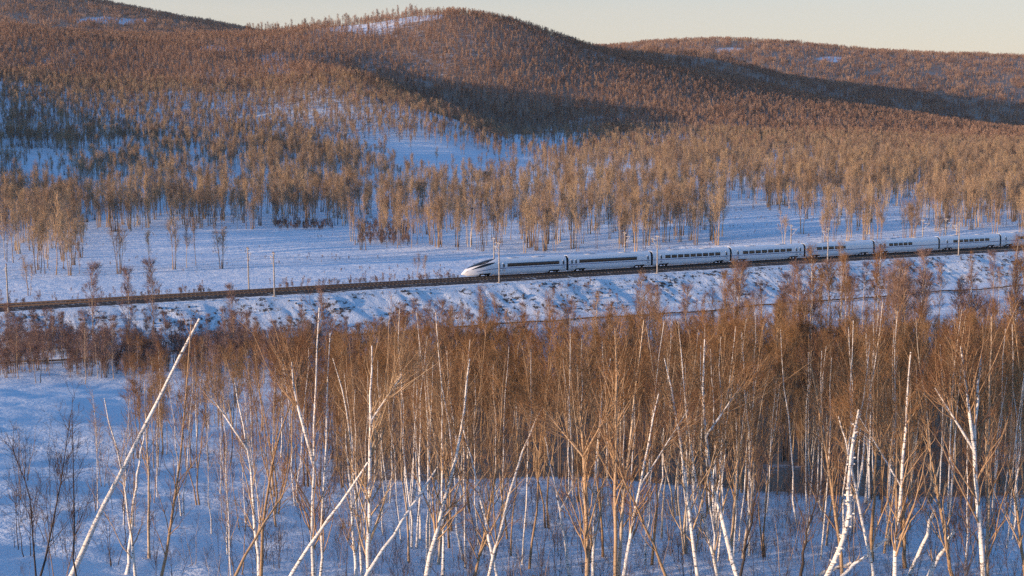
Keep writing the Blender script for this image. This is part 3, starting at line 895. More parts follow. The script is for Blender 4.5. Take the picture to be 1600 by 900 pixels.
# ------------------------------------------------------------------ foreground birches, one by one
# (points of the stem in photo pixels, lowest first; distance; width in px; bark; branches 0..3; label)
HEROES = [
 ([(112, 896), (190, 738), (312, 498)], 62, 12, 'white', 0, "thick bare white birch pole leaning far right across the open snow at left"),
 ([(212, 900), (196, 770), (163, 622)], 63, 7, 'white', 1, "white birch leaning slightly left, crossing in front of the thick leaning pole"),
 ([(198, 900), (210, 780), (226, 667)], 66, 6, 'white', 0, "short thin white birch stem just right of the leaning pole's foot"),
 ([(254, 900), (281, 720), (299, 500)], 64, 7, 'gold', 2, "tall slim birch with rusty stem right of the leaning white pole"),
 ([(233, 900), (231, 740), (226, 590)], 70, 5, 'gold', 1, "thin upright speckled birch between the leaning pole and the tall slim birch"),
 ([(56, 900), (46, 780), (9, 675)], 60, 4, 'dark', 1, "dark thin stem curving left at the bottom left corner"),
 ([(65, 900), (88, 790), (112, 640)], 60, 5, 'dark', 1, "dark stem leaning right at the bottom left corner"),
 ([(117, 900), (115, 760), (113, 620)], 61, 4, 'dark', 1, "straight dark sapling crossing the foot of the leaning white pole"),
 ([(405, 900), (392, 740), (366, 590)], 61, 9, 'white', 1, "white birch forked like a V at the left edge of the brown stand"),
 ([(408, 900), (414, 790), (432, 700), (460, 610)], 60, 7, 'gold', 1, "birch stem curving right beside the V forked white birch"),
 ([(369, 895), (415, 815), (448, 750), (462, 600)], 58, 6, 'gold', 1, "brown stem bent in a bow across the foot of the V forked birch"),
 ([(455, 897), (515, 810), (575, 722)], 59, 8, 'white', 0, "bare grey white pole leaning right, left one of the two parallel leaning poles"),
 ([(490, 900), (489, 725), (499, 480)], 60, 9, 'white', 3, "tall straight white birch, left trunk of the bright pair left of centre"),
 ([(503, 900), (506, 740), (516, 520)], 61, 7, 'white', 2, "slimmer white birch, right trunk of the bright pair left of centre"),
 ([(557, 900), (548, 770), (540, 670)], 61, 8, 'white', 1, "white birch with topped stem, leftmost of the bright bunch at centre left"),
 ([(566, 900), (556, 780), (541, 640), (520, 560)], 62, 6, 'white', 1, "slender white birch bending left in the bright bunch at centre left"),
 ([(575, 900), (579, 700), (581, 540)], 59, 11, 'white', 3, "brightest straight white birch, thickest of the bunch at centre left"),
 ([(575, 897), (628, 815), (684, 730)], 58, 9, 'white', 0, "bare pole leaning right from the foot of the brightest birch"),
 ([(667, 896), (690, 800), (720, 675), (734, 560)], 59, 11, 'white', 3, "curving thick white birch leaning right near the centre"),
 ([(682, 846), (700, 800), (727, 738)], 63, 7, 'white', 0, "short leaning white stub beside the curving thick birch"),
 ([(692, 900), (691, 740), (690, 595)], 66, 5, 'white', 2, "thin dead straight white birch behind the curving thick birch"),
 ([(777, 900), (752, 780), (720, 655)], 60, 8, 'white', 1, "white birch leaning left, crossing the right leaning ones at centre"),
 ([(742, 900), (775, 740), (790, 560)], 63, 7, 'gold', 3, "tall golden birch rising from behind the left leaning centre birch"),
 ([(764, 900), (806, 735), (848, 635)], 60, 8, 'white', 1, "white birch leaning right with bare forked top at centre"),
 ([(890, 900), (872, 780), (850, 680)], 66, 5, 'white', 1, "thin white birch leaning left between centre and the golden trunks"),
 ([(919, 896), (912, 713), (902, 570)], 60, 10, 'gold', 3, "thick golden brown birch with fan of long branches right of centre"),
 ([(928, 872), (935, 680), (954, 560)], 64, 7, 'white', 2, "white birch close beside the thick golden one with the branch fan"),
 ([(961, 896), (963, 634), (961, 512)], 60, 9, 'gold', 3, "straight golden birch, left trunk of the golden twins"),
 ([(968, 858), (987, 667), (1006, 500)], 61, 8, 'gold', 3, "golden birch leaning gently right, right trunk of the golden twins"),
 ([(975, 896), (1000, 760), (1029, 615)], 59, 9, 'white', 2, "white birch leaning right with dark knots just right of the golden twins"),
 ([(1039, 896), (996, 797), (935, 667)], 58, 7, 'gold', 1, "long golden stem leaning strongly left across the golden twins"),
 ([(1089, 896), (1061, 676), (1038, 560)], 60, 9, 'white', 2, "white birch arching left, left trunk of the arched group"),
 ([(1122, 896), (1085, 741), (1064, 545)], 61, 8, 'white', 2, "white birch arching left, middle trunk of the arched group"),
 ([(1147, 880), (1113, 760), (1101, 643), (1101, 530)], 60, 10, 'white', 3, "tallest white birch of the arched group, upright at the top"),
 ([(1138, 900), (1152, 740), (1160, 520)], 68, 6, 'gold', 3, "thin upright golden birch right of the arched group"),
 ([(1157, 896), (1180, 790), (1198, 680)], 57, 6, 'dark', 1, "dark stem leaning right in front of the shaded stand"),
 ([(1251, 896), (1262, 830), (1284, 755)], 56, 7, 'dark', 1, "short dark crooked stem leaning right near the broken birch"),
 ([(1316, 900), (1300, 760), (1276, 620), (1265, 550)], 62, 7, 'gold', 3, "golden stem curving left behind the broken birch"),
 ([(1293, 897), (1324, 825), (1326, 741), (1342, 640)], 59, 10, 'white', 0, "broken birch with peeling pale bark and snapped top"),
 ([(1363, 896), (1331, 732), (1310, 650)], 60, 8, 'white', 1, "white birch leaning left, crossing in front of the broken birch"),
 ([(1360, 900), (1368, 720), (1373, 525)], 68, 6, 'gold', 3, "slim straight golden birch right of the broken birch"),
 ([(1398, 896), (1412, 713), (1423, 550)], 60, 10, 'white', 3, "stout pale birch with long thin arms, second bright trunk right of the broken birch"),
 ([(1415, 896), (1410, 740), (1405, 580)], 66, 6, 'gold', 2, "thin golden birch crossing behind the stout pale birch"),
 ([(1486, 890), (1461, 750), (1433, 600)], 61, 8, 'gold', 2, "golden birch leaning left above the fallen logs"),
 ([(1510, 890), (1512, 690)], 64, 5, 'white', 1, "short thin pale birch between the fallen logs and the forked white birch"),
 ([(1536, 892), (1522, 704), (1529, 600), (1534, 545)], 60, 10, 'white', 3, "large white birch forked into long arms near the right edge"),
 ([(1543, 892), (1545, 690), (1549, 495)], 62, 8, 'gold', 3, "straight tan birch touching the large forked white birch near the right edge"),
 ([(1600, 880), (1585, 780), (1572, 700)], 61, 7, 'gold', 1, "short tan stem leaning left at the right edge"),
]
ARMS = {8: [([(383, 712), (330, 618)], 5)], 12: [([(489, 725), (462, 620), (456, 565)], 6)], 16: [([(580, 672), (627, 588)], 4)],
        45: [([(1522, 697), (1461, 606)], 5), ([(1522, 704), (1501, 540)], 6)], 26: [], 41: [([(1408, 760), (1336, 640)], 3)],
        25: [([(913, 720), (850, 640)], 4), ([(913, 700), (975, 600)], 4)], 29: [([(1000, 760), (1075, 640)], 3)],
        33: [([(1108, 700), (1160, 600)], 4)], 24: [([(875, 800), (905, 740)], 3)]}
def smooth_path(P, n=11):
    P = np.asarray(P, float); K = len(P)
    if K == 2: return P[0] + (P[1] - P[0]) * np.linspace(0, 1, n)[:, None]
    t = np.linspace(0, K - 1, n); out = []
    for q in t:
        i = min(int(q), K - 2); a = q - i
        p0 = P[max(i - 1, 0)] if i > 0 else 2 * P[0] - P[1]
        p1, p2 = P[i], P[i + 1]; p3 = P[i + 2] if i + 2 < K else 2 * P[-1] - P[-2]
        out.append(0.5 * ((2 * p1) + (-p0 + p2) * a + (2 * p0 - 5 * p1 + 4 * p2 - p3) * a * a + (-p0 + 3 * p1 - 3 * p2 + p3) * a ** 3))
    return np.array(out)
def bark(kind): return M[{'white': 'white_bark', 'gold': 'gold_bark', 'dark': 'dark_bark', 'grey': 'grey_bark'}[kind]]
for i, (pp, Y, w, kind, br, lab) in enumerate(HEROES):
    g = np.random.default_rng(100 + i)
    dY = g.uniform(-1.5, 3.0)
    pts = [at(x, y, Y + dY * k / (len(pp) - 1)) for k, (x, y) in enumerate(pp)]
    d = pts[0] - pts[1]; d /= -d[2]      # carry the stem down to the ground
    d[:2] *= 0.6
    p = pts[0].copy()
    for _ in range(400):
        if p[2] < float(ground(p[0], p[1])) - 0.25: break
        p = p + np.array([d[0], d[1], -1.0]) * 0.1 * np.array([-1, -1, 1]) if False else p + np.array([d[0] * 0.1, d[1] * 0.1, -0.1])
    if np.linalg.norm(p - pts[0]) > 0.4: pts = [p] + pts
    base = pts[0]
    path = smooth_path([q - base for q in pts], 13)
    path[1:-1] += g.normal(0, 0.03, (11, 3)) * np.array([1, 1, 0])
    r0 = w / F * Y / 2 * 1.12
    stems = [(path, r0, r0 * (0.16 if br else 0.32))]
    for ap, aw in ARMS.get(i, []):
        yb = Y + dY * 0.5
        A = [at(x, y, yb) - base for x, y in ap]
        k = int(np.argmin(np.linalg.norm(path - A[0], axis=1))); A[0] = path[k]
        stems.append((smooth_path(A, 9), aw / F * Y / 2, aw / F * Y / 5))
    cfg = {0: dict(n1=0), 1: dict(n1=14, n2=5, n3=3, c0=0.42, l1=(1.0, 2.5), arms=2), 2: dict(n1=18, n2=6, n3=3, c0=0.40, l1=(1.4, 3.0), arms=4), 3: dict(n1=24, n2=7, n3=3, c0=0.38, l1=(1.8, 3.6), arms=7)}[br]
    tw = M['twig_rust'] if kind != 'dark' else M['dark_twig']
    bm_ = {'white': M['branch'], 'gold': M['branch'], 'dark': M['dark_twig']}[kind]
    ms = tree_meshes("birch", g, stems, bark(kind), tw, a1=(18, 38), l2=(0.6, 1.3), l3=(0.3, 0.7), tw=0.0065, branchm=bm_, stemside=10, bmin=0.014, **cfg)
    if kind == 'white' and lab.startswith('broken birch'):     # peeling ledges of bark
        mb = MB()
        for _ in range(46):
            q = g.uniform(0.05, 0.98); c = path[int(q * 12)] * (1 - (q * 12) % 1) + path[min(int(q * 12) + 1, 12)] * ((q * 12) % 1)
            a_ = g.uniform(0, 6.28); d_ = np.array([math.cos(a_), math.sin(a_), 0.3])
            mb.tube([c + d_ * r0 * 0.6, c + d_ * (r0 + g.uniform(0.03, 0.10))], [0.06, 0.03], 5)
        e_ = mb.mesh("bark_flakes", (M['white_bark'],))
    name = "birch_tree" if br else "leaning_trunk"
    if kind == 'dark': name = "dark_sapling"
    cat = {"birch_tree": "birch tree", "leaning_trunk": "birch trunk", "dark_sapling": "dark sapling"}[name]
    if lab.startswith('broken birch'): name, cat = "broken_birch", "broken tree"
    o = plant(name, ms, tuple(base), 0, 1, lab, cat, None)
    if lab.startswith('broken birch'): link("bark_flakes", e_, o)

# fallen logs
for pp, Y, w, lab in (([(1419, 893), (1461, 797)], 62, 7, "fallen white log propped up left of the other near the right corner"),
                      ([(1443, 893), (1492, 828)], 61, 9, "fallen snow dusted white log, right one near the right corner"),
                      ([(1290, 890), (1385, 842)], 60, 6, "fallen pale log leaning against the foot of the broken birch"),
                      ([(748, 868), (835, 900)], 58, 7, "dark fallen branch lying across the snow at bottom centre"),
                      ([(1265, 893), (1330, 880)], 63, 7, "small pale log lying left of the broken birch's foot")):
    g = np.random.default_rng(int(pp[0][0]))
    P = [at(x, y, Y + 0.4 * k) for k, (x, y) in enumerate(pp)]
    P[0][2] = float(ground(P[0][0], P[0][1])) + 0.02 if P[0][2] > ground(P[0][0], P[0][1]) else P[0][2]
    path = smooth_path([P[0] - P[0], P[1] - P[0]], 7); path[1:-1] += g.normal(0, 0.04, (5, 3))
    r0 = w / F * Y / 2
    o = tag(empty("fallen_log", tuple(P[0])), lab, "fallen log")
    mb = MB(); mb.tube(path, np.linspace(r0, r0 * 0.7, 7), 10); mb.build("trunk", M['dark_bark'] if 'dark' in lab else M['white_bark'], o, True)
    p1, q1 = sprout(g, path[None], np.full((1, 7), r0), 5, 0.3, 0.95, (30, 60), (0.4, 0.9), 4, 0.25, 0.2)
    V, Q_ = tubes(p1, q1, 4); MB().add(V, Q_).build("branch", M['branch'], o)

# ------------------------------------------------------------------ repeated trees: prototypes
def stems_multi(g, n, H, r, spread, lean=(0.02, 0.08), K=8, wob=0.03):
    out = []
    for k in range(n):
        h = H * g.uniform(0.82, 1.0) if k else H
        p = stem_path(g, h, K, g.uniform(*lean) * (1.6 if n > 1 else 1), wob, az=2 * math.pi * k / n + g.uniform(-0.6, 0.6))
        a = 2 * math.pi * k / n; off = spread * (0 if n == 1 else 1)
        p = p + np.array([math.cos(a) * off, math.sin(a) * off, -0.3])
        out.append((p, r * g.uniform(0.75, 1.1), r * 0.16))
    return out
g = np.random.default_rng(5)
PROTO_NEAR = [tree_meshes("slender_birch", g, stems_multi(g, 1 if k < 5 else 2, 15, 0.09, 0.15, (0.01, 0.11), wob=0.07), bark(['gold', 'white', 'white', 'white', 'white', 'gold', 'white'][k]), M['twig_rust'],
              c0=0.40, n1=[22, 16, 26, 18, 22, 13, 15][k], l1=(1.3, 3.0), a1=(14, 36), n2=5, l2=(0.6, 1.2), n3=3, l3=(0.3, 0.7), tw=0.0075, branchm=M['branch'], bmin=0.013, arms=5) for k in range(7)]
PROTO_STAND = [tree_meshes("stand_birch", g, stems_multi(g, [1, 2, 1, 3, 2, 1, 2][k], 13.5, 0.085, 0.35, (0.01, 0.07), wob=0.04), bark(['gold', 'grey', 'white', 'grey', 'gold', 'grey', 'grey'][k]), M['twig_rust'],
              c0=0.40, n1=[26, 18, 26, 14, 18, 26, 18][k], l1=(1.4, 3.0), a1=(12, 32), n2=8, l2=(0.7, 1.5), n3=4, l3=(0.4, 0.9), tw=0.0105, branchm=M['branch'], bmin=0.016) for k in range(7)]
PROTO_BANK = [tree_meshes("bank_birch", g, stems_multi(g, [1, 3, 2, 4][k], [13, 9, 11, 8][k], 0.09, 0.4, (0.02, 0.10), wob=0.05), bark(['gold', 'grey', 'grey', 'grey'][k]), M['twig_mauve'],
              c0=0.28, n1=[30, 14, 20, 12][k], l1=(1.4, 2.8), a1=(18, 46), n2=8, l2=(0.7, 1.4), n3=5, l3=(0.4, 0.8), tw=0.013, branchm=M['branch'], bmin=0.02) for k in range(4)]
PROTO_MID = [tree_meshes("valley_tree", g, stems_multi(g, [1, 2, 4, 1, 3, 5][k], [17, 16, 15, 16, 14, 13][k], 0.13, 0.5, (0.01, 0.10), wob=0.04), bark(['gold', 'grey', 'gold', 'grey', 'gold', 'grey'][k]), M['twig_tan'],
              c0=0.36, n1=[26, 15, 9, 28, 11, 8][k], l1=(2.2, 4.4), a1=(11, 30), n2=6, l2=(1.0, 2.2), n3=3, l3=(0.7, 1.5), tw=0.021, branchm=M['branch'], bmin=0.05, s1=3, stemside=5) for k in range(6)]
PROTO_FAR = [tree_meshes("hill_tree", g, stems_multi(g, [1, 2, 1, 3][k], 15, 0.16, 0.5, (0.01, 0.08)), bark('grey'), M['twig_far'],
             c0=0.28, n1=[22, 13, 22, 9][k], l1=(2.2, 4.6), a1=(18, 48), n2=8, l2=(1.2, 2.6), n3=0, tw=0.042, branchm=M['twig_far'], bmin=0.06, s1=3, stemside=4) for k in range(4)]
PROTO_SAP = [tree_meshes("sapling", g, stems_multi(g, [1, 3, 2, 4][k], [4.5, 2.6, 3.6, 1.8][k], 0.022, 0.1, (0.05, 0.25), K=6, wob=0.08), M['dark_bark'] if k != 2 else M['gold_bark'], M['dark_twig'],
             c0=0.3, n1=[10, 5, 7, 4][k], l1=(0.5, 1.2), a1=(18, 45), n2=3, l2=(0.2, 0.5), n3=2, l3=(0.1, 0.3), tw=0.0045, branchm=M['dark_twig'], bmin=0.008, s1=3, stemside=5) for k in range(4)]

LIMX = [-100, 0, 200, 400, 450, 600, 640, 700, 800, 860, 940, 1000, 1060, 1110, 1150, 1250, 1350, 1450, 1475, 1500, 1600, 1700]
LIMY = [488, 488, 500, 500, 515, 512, 485, 468, 492, 482, 462, 452, 475, 478, 440, 412, 405, 412, 430, 405, 385, 385]
def cap(px, Y, z, s, H):
    """tree scale that keeps its top under the canopy line of the wood"""
    y = float(np.interp(px, LIMX, LIMY)) + (abs(rnd.gauss(0, 14)) if px < 480 else max(2, rnd.gauss(26, 34)))
    top = CZ + ray(px, y)[1] * Y
    return max(min(s, (top - z) / H), 0.25)
# slender birches between the foreground trunks and the stand
pick = lambda a: a[rnd.randrange(len(a))]
n = 0
while n < 122:
    px = rnd.uniform(395, 1640); Y = rnd.uniform(68, 97)
    if rnd.random() > (0.45 + 0.55 * sstep(420, 620, px)): continue
    X, Y, z = gnd(px, Y); z0 = z
    right = px > 800
    plant("birch_tree", pick(PROTO_NEAR), (X, Y, z0), rnd.uniform(0, 6.28), cap(px, Y, z, rnd.uniform(0.62, 1.02), 14.5),
          "slender birch with rusty twig crown among the foreground trunks " + ("in the right half" if right else "left of the middle"),
          "birch tree", "slender birches filling the gaps " + ("on the right" if right else "on the left"))
    n += 1
for px, Y in ((320, 78), (345, 72), (300, 90), (275, 84), (140, 88), (375, 82), (335, 96), (235, 95), (180, 80), (350, 60)):
    X, Y, z = gnd(px, Y)
    plant("birch_tree", pick(PROTO_NEAR), (X, Y, z), rnd.uniform(0, 6.28), rnd.uniform(0.5, 0.72),
          "small thin birch standing alone on the open snow at left", "birch tree", "small birches on the open snow")
# the dense brown stand
n = 0
while n < 150:
    px = rnd.uniform(385, 1680); Y = 97 + 95 * rnd.random() ** 1.25
    edge = 420 + 50 * rnd.random()
    if px < edge and rnd.random() < 0.6: continue
    X, Y, z = gnd(px, Y)
    back = Y > 135
    plant("birch_tree", pick(PROTO_STAND), (X, Y, z), rnd.uniform(0, 6.28), cap(px, Y, z, rnd.uniform(0.7, 1.15), 13.5),
          ("birch in the back rows" if back else "birch in the front rows") + " of the dense stand with rust brown crowns",
          "birch tree", "back rows of the dense stand" if back else "front rows of the dense stand")
    n += 1
for k in range(26):
    px = rnd.uniform(195, 400); Y = rnd.uniform(112, 175)
    X, Y, z = gnd(px, Y)
    plant("birch_tree", pick(PROTO_STAND), (X, Y, z), rnd.uniform(0, 6.28), rnd.uniform(0.5, 0.8),
          "smaller brown birch in the loose fringe left of the dense stand", "birch tree", "loose fringe left of the stand")
# thicket at the foot of the embankment
def bank_tree(px, Y, s, lab, grp, k=None):
    X, Y, z = gnd(px, Y); t, s_ = ts(X, Y)
    if s_ > -19: return False
    plant("young_tree", PROTO_BANK[k] if k is not None else (pick(PROTO_STAND[:3] + PROTO_BANK[:1]) if px > 700 and rnd.random() < 0.55 else pick(PROTO_BANK)), (X, Y, z - (0 if s_ < -22 else 0)), rnd.uniform(0, 6.28), s if k is not None else cap(px, Y, z, s, 10.5), lab, "young tree", grp)
    return True
for px, Y, s, lab in ((145, 232, 1.42, "tall slim tree, leftmost of the three rising in front of the rails at left"),
                      (197, 236, 1.35, "tall slim tree, middle one of the three rising in front of the rails at left"),
                      (235, 235, 1.45, "tall slim tree, rightmost of the three rising in front of the rails at left"),
                      (362, 238, 1.05, "pale slim tree left of the gully in the embankment"), (500, 236, 1.0, "pale bushy tree in front of the bare embankment face")):
    bank_tree(px, Y, s, lab, "tall trees before the rails", 0)
n = 0
while n < 150:
    px = rnd.uniform(-60, 620); Y = rnd.uniform(196, 258)
    if px < 420 and Y < 212 and rnd.random() < 0.4: continue
    if bank_tree(px, Y, rnd.uniform(0.7, 1.3), "reddish brown bushy tree in the shaded thicket below the embankment at left", "thicket at the left foot of the embankment"): n += 1
n = 0
while n < 145:
    px = rnd.uniform(600, 1680); Y = rnd.uniform(190, 232 + max(0, px - 800) * 0.15)
    if px < 1000 and Y > 250: continue
    if 1000 < px < 1060 and rnd.random() < 0.6: continue
    if bank_tree(px, Y, rnd.uniform(0.85, 1.25) + 0.4 * float(sstep(1000, 1200, px)), "brown crowned tree in the thicket between the stand and the embankment", "thicket behind the stand"): n += 1
# saplings on the snow in front
n = 0
while n < 262:
    px = rnd.uniform(-30, 1630) if rnd.random() < 0.3 else rnd.uniform(450, 1630); Y = rnd.uniform(55, 98)
    X, Y, z = gnd(px, Y)
    k = rnd.randrange(4)
    plant("sapling", PROTO_SAP[k], (X, Y, z - 0.05), rnd.uniform(0, 6.28), rnd.uniform(0.6, 1.2),
          ["single dark sapling", "dark three stemmed sapling", "tan twin stemmed sapling", "low dark twiggy shoot"][k] + " sprouting from the foreground snow",
          "sapling", ["single saplings in the snow", "three stemmed saplings in the snow", "twin stemmed saplings in the snow", "low shoots in the snow"][k])
    n += 1

n = 0
while n < 34:
    px = rnd.uniform(-10, 420); Y = rnd.uniform(60, 112)
    X, Y, z = gnd(px, Y); k = rnd.choice([0, 1, 2])
    plant("sapling", PROTO_SAP[k], (X, Y, z - 0.05), rnd.uniform(0, 6.28), rnd.uniform(1.0, 1.7),
          "taller dark sapling on the open snow at lower left", "sapling", "taller saplings on the open snow")
    n += 1

# ------------------------------------------------------------------ beyond the railway
def mid_tree(px, py, s, lab, grp, k=None):
    p = hit(px, py, 230)
    plant("valley_tree", PROTO_MID[k] if k is not None else pick(PROTO_MID), tuple(p), rnd.uniform(0, 6.28), s, lab, "bare tree", grp)
for px, py, s, k, lab in ((186, 428, 0.98, 5, "spreading multi stemmed tree on the open snow, left of the others by the rails"),
                          (233, 426, 0.66, 3, "small slim tree between the two spreading trees left of the rails"),
                          (272, 421, 0.90, 2, "three stemmed tree with pale crown on the snow, centre of the loose row"),
                          (292, 419, 0.80, 0, "straight single tree right of the three stemmed tree on the snow"),
                          (306, 415, 0.78, 3, "slim dark tree just left of the wide many stemmed one on the snow"),
                          (346, 420, 0.86, 5, "wide many stemmed tree, rightmost of the loose row on the snow"),
                          (124, 428, 0.5, 3, "little thin tree at the right edge of the left wood"),
                          (45, 462, 0.62, 4, "dark bushy tree close behind the rails at far left"),
                          (88, 430, 1.20, 0, "tallest pale trunked tree at the front of the left wood"),
                          (60, 428, 1.12, 1, "twin trunked tall tree at the front of the left wood"),
                          (838, 392, 1.12, 5, "broad fan shaped tree rising right behind the first carriage"),
                          (852, 391, 1.15, 2, "tall many stemmed tree just right of the fan shaped one"),
                          (716, 392, 1.02, 3, "single tree on the snow ahead of the train's nose"),
                          (690, 386, 0.95, 0, "pale trunked tree left of the single one ahead of the train"),
                          (652, 433, 0.42, 4, "small reddish bush beside the rails ahead of the train"), (664, 432, 0.36, 2, "small thin bush between the reddish one and the train's nose"),
                          (1225, 385, 0.75, 4, "reddish bush behind the fourth carriage"), (1290, 382, 0.80, 4, "reddish bush behind the fifth carriage"),
                          (1330, 372, 1.02, 0, "lone golden tree at the clearing behind the fifth carriage"),
                          (1463, 362, 1.08, 2, "tall golden tree behind the sixth carriage"), (978, 388, 1.0, 1, "pale twin trunk tree by the mast above the second carriage")):
    mid_tree(px, py, s, lab, None, k)
for k in range(34):
    mid_tree(rnd.uniform(-30, 128), rnd.uniform(372, 432), rnd.uniform(0.8, 1.1), "tall brown tree in the wood at the left edge beyond the rails", "left edge wood beyond the rails")

for k in range(36):
    mid_tree(rnd.choice([rnd.gauss(835, 40), rnd.gauss(1030, 60), rnd.gauss(700, 60), rnd.gauss(1330, 60), rnd.gauss(1500, 50)]), rnd.uniform(374, 394), rnd.uniform(0.85, 1.15),
             "fan crowned multi stemmed tree at the edge of the wood close behind the train", "fan crowned trees close behind the train", rnd.choice([2, 4, 5, 1]))
# candidates for the valley woods, nearest ones as trees of their own
def scatter_pts(n, Y0, Y1, u=0.5, seed=1):
    g = np.random.default_rng(seed)
    Y = np.sqrt(g.uniform(Y0 ** 2, Y1 ** 2, n)); X = g.uniform(-u, u, n) * Y
    return X, Y
def front(px):   # lowest picture line that the wood's front edge reaches
    return np.interp(px, [-300, 130, 135, 430, 445, 540, 560, 1120, 1140, 1238, 1252, 1362, 1376, 1426, 1440, 1640],
                     [400, 400, 360, 360, 357, 366, 394, 396, 330, 328, 374, 372, 336, 336, 374, 372])
X, Y = scatter_pts(6600, 360, 950, 0.47, 3)
Z = ground(X, Y); PXv, PYv = project(X, Y, Z)
D = cover(PXv, PYv, Y, X)
D = D * np.where((PXv > 560) & (PXv < 1180) & (PYv > 248), 0.55, 1) * np.where((PXv < 440) & (PYv < 300) & (PYv > 250), 0.7, 1)
keep = (PYv < front(PXv) + 4 * vnoise(X / 9, Y / 9)) & (rng.random(len(X)) < D)
tt, ss = ts(X, Y); keep &= ss > 16
X, Y, Z, PXv, PYv = X[keep], Y[keep], Z[keep], PXv[keep], PYv[keep]
o_ = np.argsort(Y); X, Y, Z, PXv, PYv = X[o_], Y[o_], Z[o_], PXv[o_], PYv[o_]
inview = (PXv > -20) & (PXv < 1620)
ids = np.where(inview)[0][:205]
for i in ids:
    if PXv[i] < 560: lab, grp = "brown tree at the front of the valley wood left of the clearing", "front of the left valley wood"
    elif PXv[i] < 1130: lab, grp = "bare tree at the front of the valley wood behind the train's front carriages", "front of the middle valley wood"
    else: lab, grp = "golden brown tree at the front of the valley wood behind the rear carriages", "front of the right valley wood"
    plant("valley_tree", pick(PROTO_MID), (X[i], Y[i], Z[i]), rnd.uniform(0, 6.28), rnd.uniform(0.62, 1.25), lab, "bare tree", grp)
rest = np.ones(len(X), bool); rest[ids] = False
X, Y, Z = X[rest], Y[rest], Z[rest]

def scatter(name, X, Y, Z, scl, protos, label, cat, gseed=1, tilt=0.03):
    """one object of many plants: points with the plant meshes instanced on them"""
    g = np.random.default_rng(gseed); n = len(X)
    me = bpy.data.meshes.new(name); me.vertices.add(n)
    me.vertices.foreach_set("co", np.stack([X, Y, Z], -1).astype(np.float32).ravel())
    a = me.attributes.new("rot", 'FLOAT_VECTOR', 'POINT')
    a.data.foreach_set("vector", np.stack([g.normal(0, tilt, n), g.normal(0, tilt, n), g.uniform(0, 6.28, n)], -1).astype(np.float32).ravel())
    a = me.attributes.new("scl", 'FLOAT', 'POINT'); a.data.foreach_set("value", scl.astype(np.float32))
    a = me.attributes.new("pick", 'INT', 'POINT'); a.data.foreach_set("value", g.integers(0, len(protos), n).astype(np.int32))
    col = bpy.data.collections.new(name + "_kinds")
    for k, pm in enumerate(protos): col.objects.link(bpy.data.objects.new("plant_source", pm))
    ng = bpy.data.node_groups.new(name + "_nodes", 'GeometryNodeTree')
    ng.interface.new_socket("Geometry", in_out='INPUT', socket_type='NodeSocketGeometry')
    ng.interface.new_socket("Geometry", in_out='OUTPUT', socket_type='NodeSocketGeometry')
    gi, go = ng.nodes.new("NodeGroupInput"), ng.nodes.new("NodeGroupOutput")
    ci = ng.nodes.new("GeometryNodeCollectionInfo"); ci.inputs[0].default_value = col
    ci.inputs["Separate Children"].default_value = True; ci.inputs["Reset Children"].default_value = True
    ip = ng.nodes.new("GeometryNodeInstanceOnPoints"); ip.inputs["Pick Instance"].default_value = True
    def na(nm, typ):
        q = ng.nodes.new("GeometryNodeInputNamedAttribute"); q.data_type = typ; q.inputs[0].default_value = nm
        return [s for s in q.outputs if s.enabled][0]
    ng.links.new(gi.outputs[0], ip.inputs["Points"]); ng.links.new(ci.outputs[0], ip.inputs["Instance"])
    ng.links.new(na("pick", 'INT'), ip.inputs["Instance Index"])
    ng.links.new(na("rot", 'FLOAT_VECTOR'), ip.inputs["Rotation"]); ng.links.new(na("scl", 'FLOAT'), ip.inputs["Scale"])
    ng.links.new(ip.outputs[0], go.inputs[0])
    o = link(name, me); md = o.modifiers.new("plants", 'NODES'); md.node_group = ng
    return tag(o, label, cat, None, 'stuff')
def joined(ms, name):
    """trunk and crown of a prototype as one mesh"""
    V, Q_, mats, mi = [], [], [], []; n = 0
    for me in ms:
        co = np.zeros(len(me.vertices) * 3, np.float32); me.vertices.foreach_get("co", co); co = co.reshape(-1, 3)
        li = np.zeros(len(me.loops), np.int32); me.loops.foreach_get("vertex_index", li)
        pi = np.zeros(len(me.polygons), np.int32); me.polygons.foreach_get("material_index", pi)
        Q_.append(li.reshape(-1, 4) + n); V.append(co); n += len(co); mi.append(pi + len(mats)); mats += list(me.materials)
    me = mesh_from(name, np.concatenate(V), np.concatenate(Q_), mats=mats)
    me.polygons.foreach_set("material_index", np.concatenate(mi).astype(np.int32))
    return me
J_MID = [joined(p, "valley_tree_joined") for p in PROTO_MID]
J_FAR = [joined(p, "hill_tree_joined") for p in PROTO_FAR]
J_STAND = [joined(p, "stand_birch_joined") for p in PROTO_STAND]
J_SAP = [joined(p, "shoot_joined") for p in PROTO_SAP]
J_BANK = [joined(p, "bank_tree_joined") for p in PROTO_BANK]
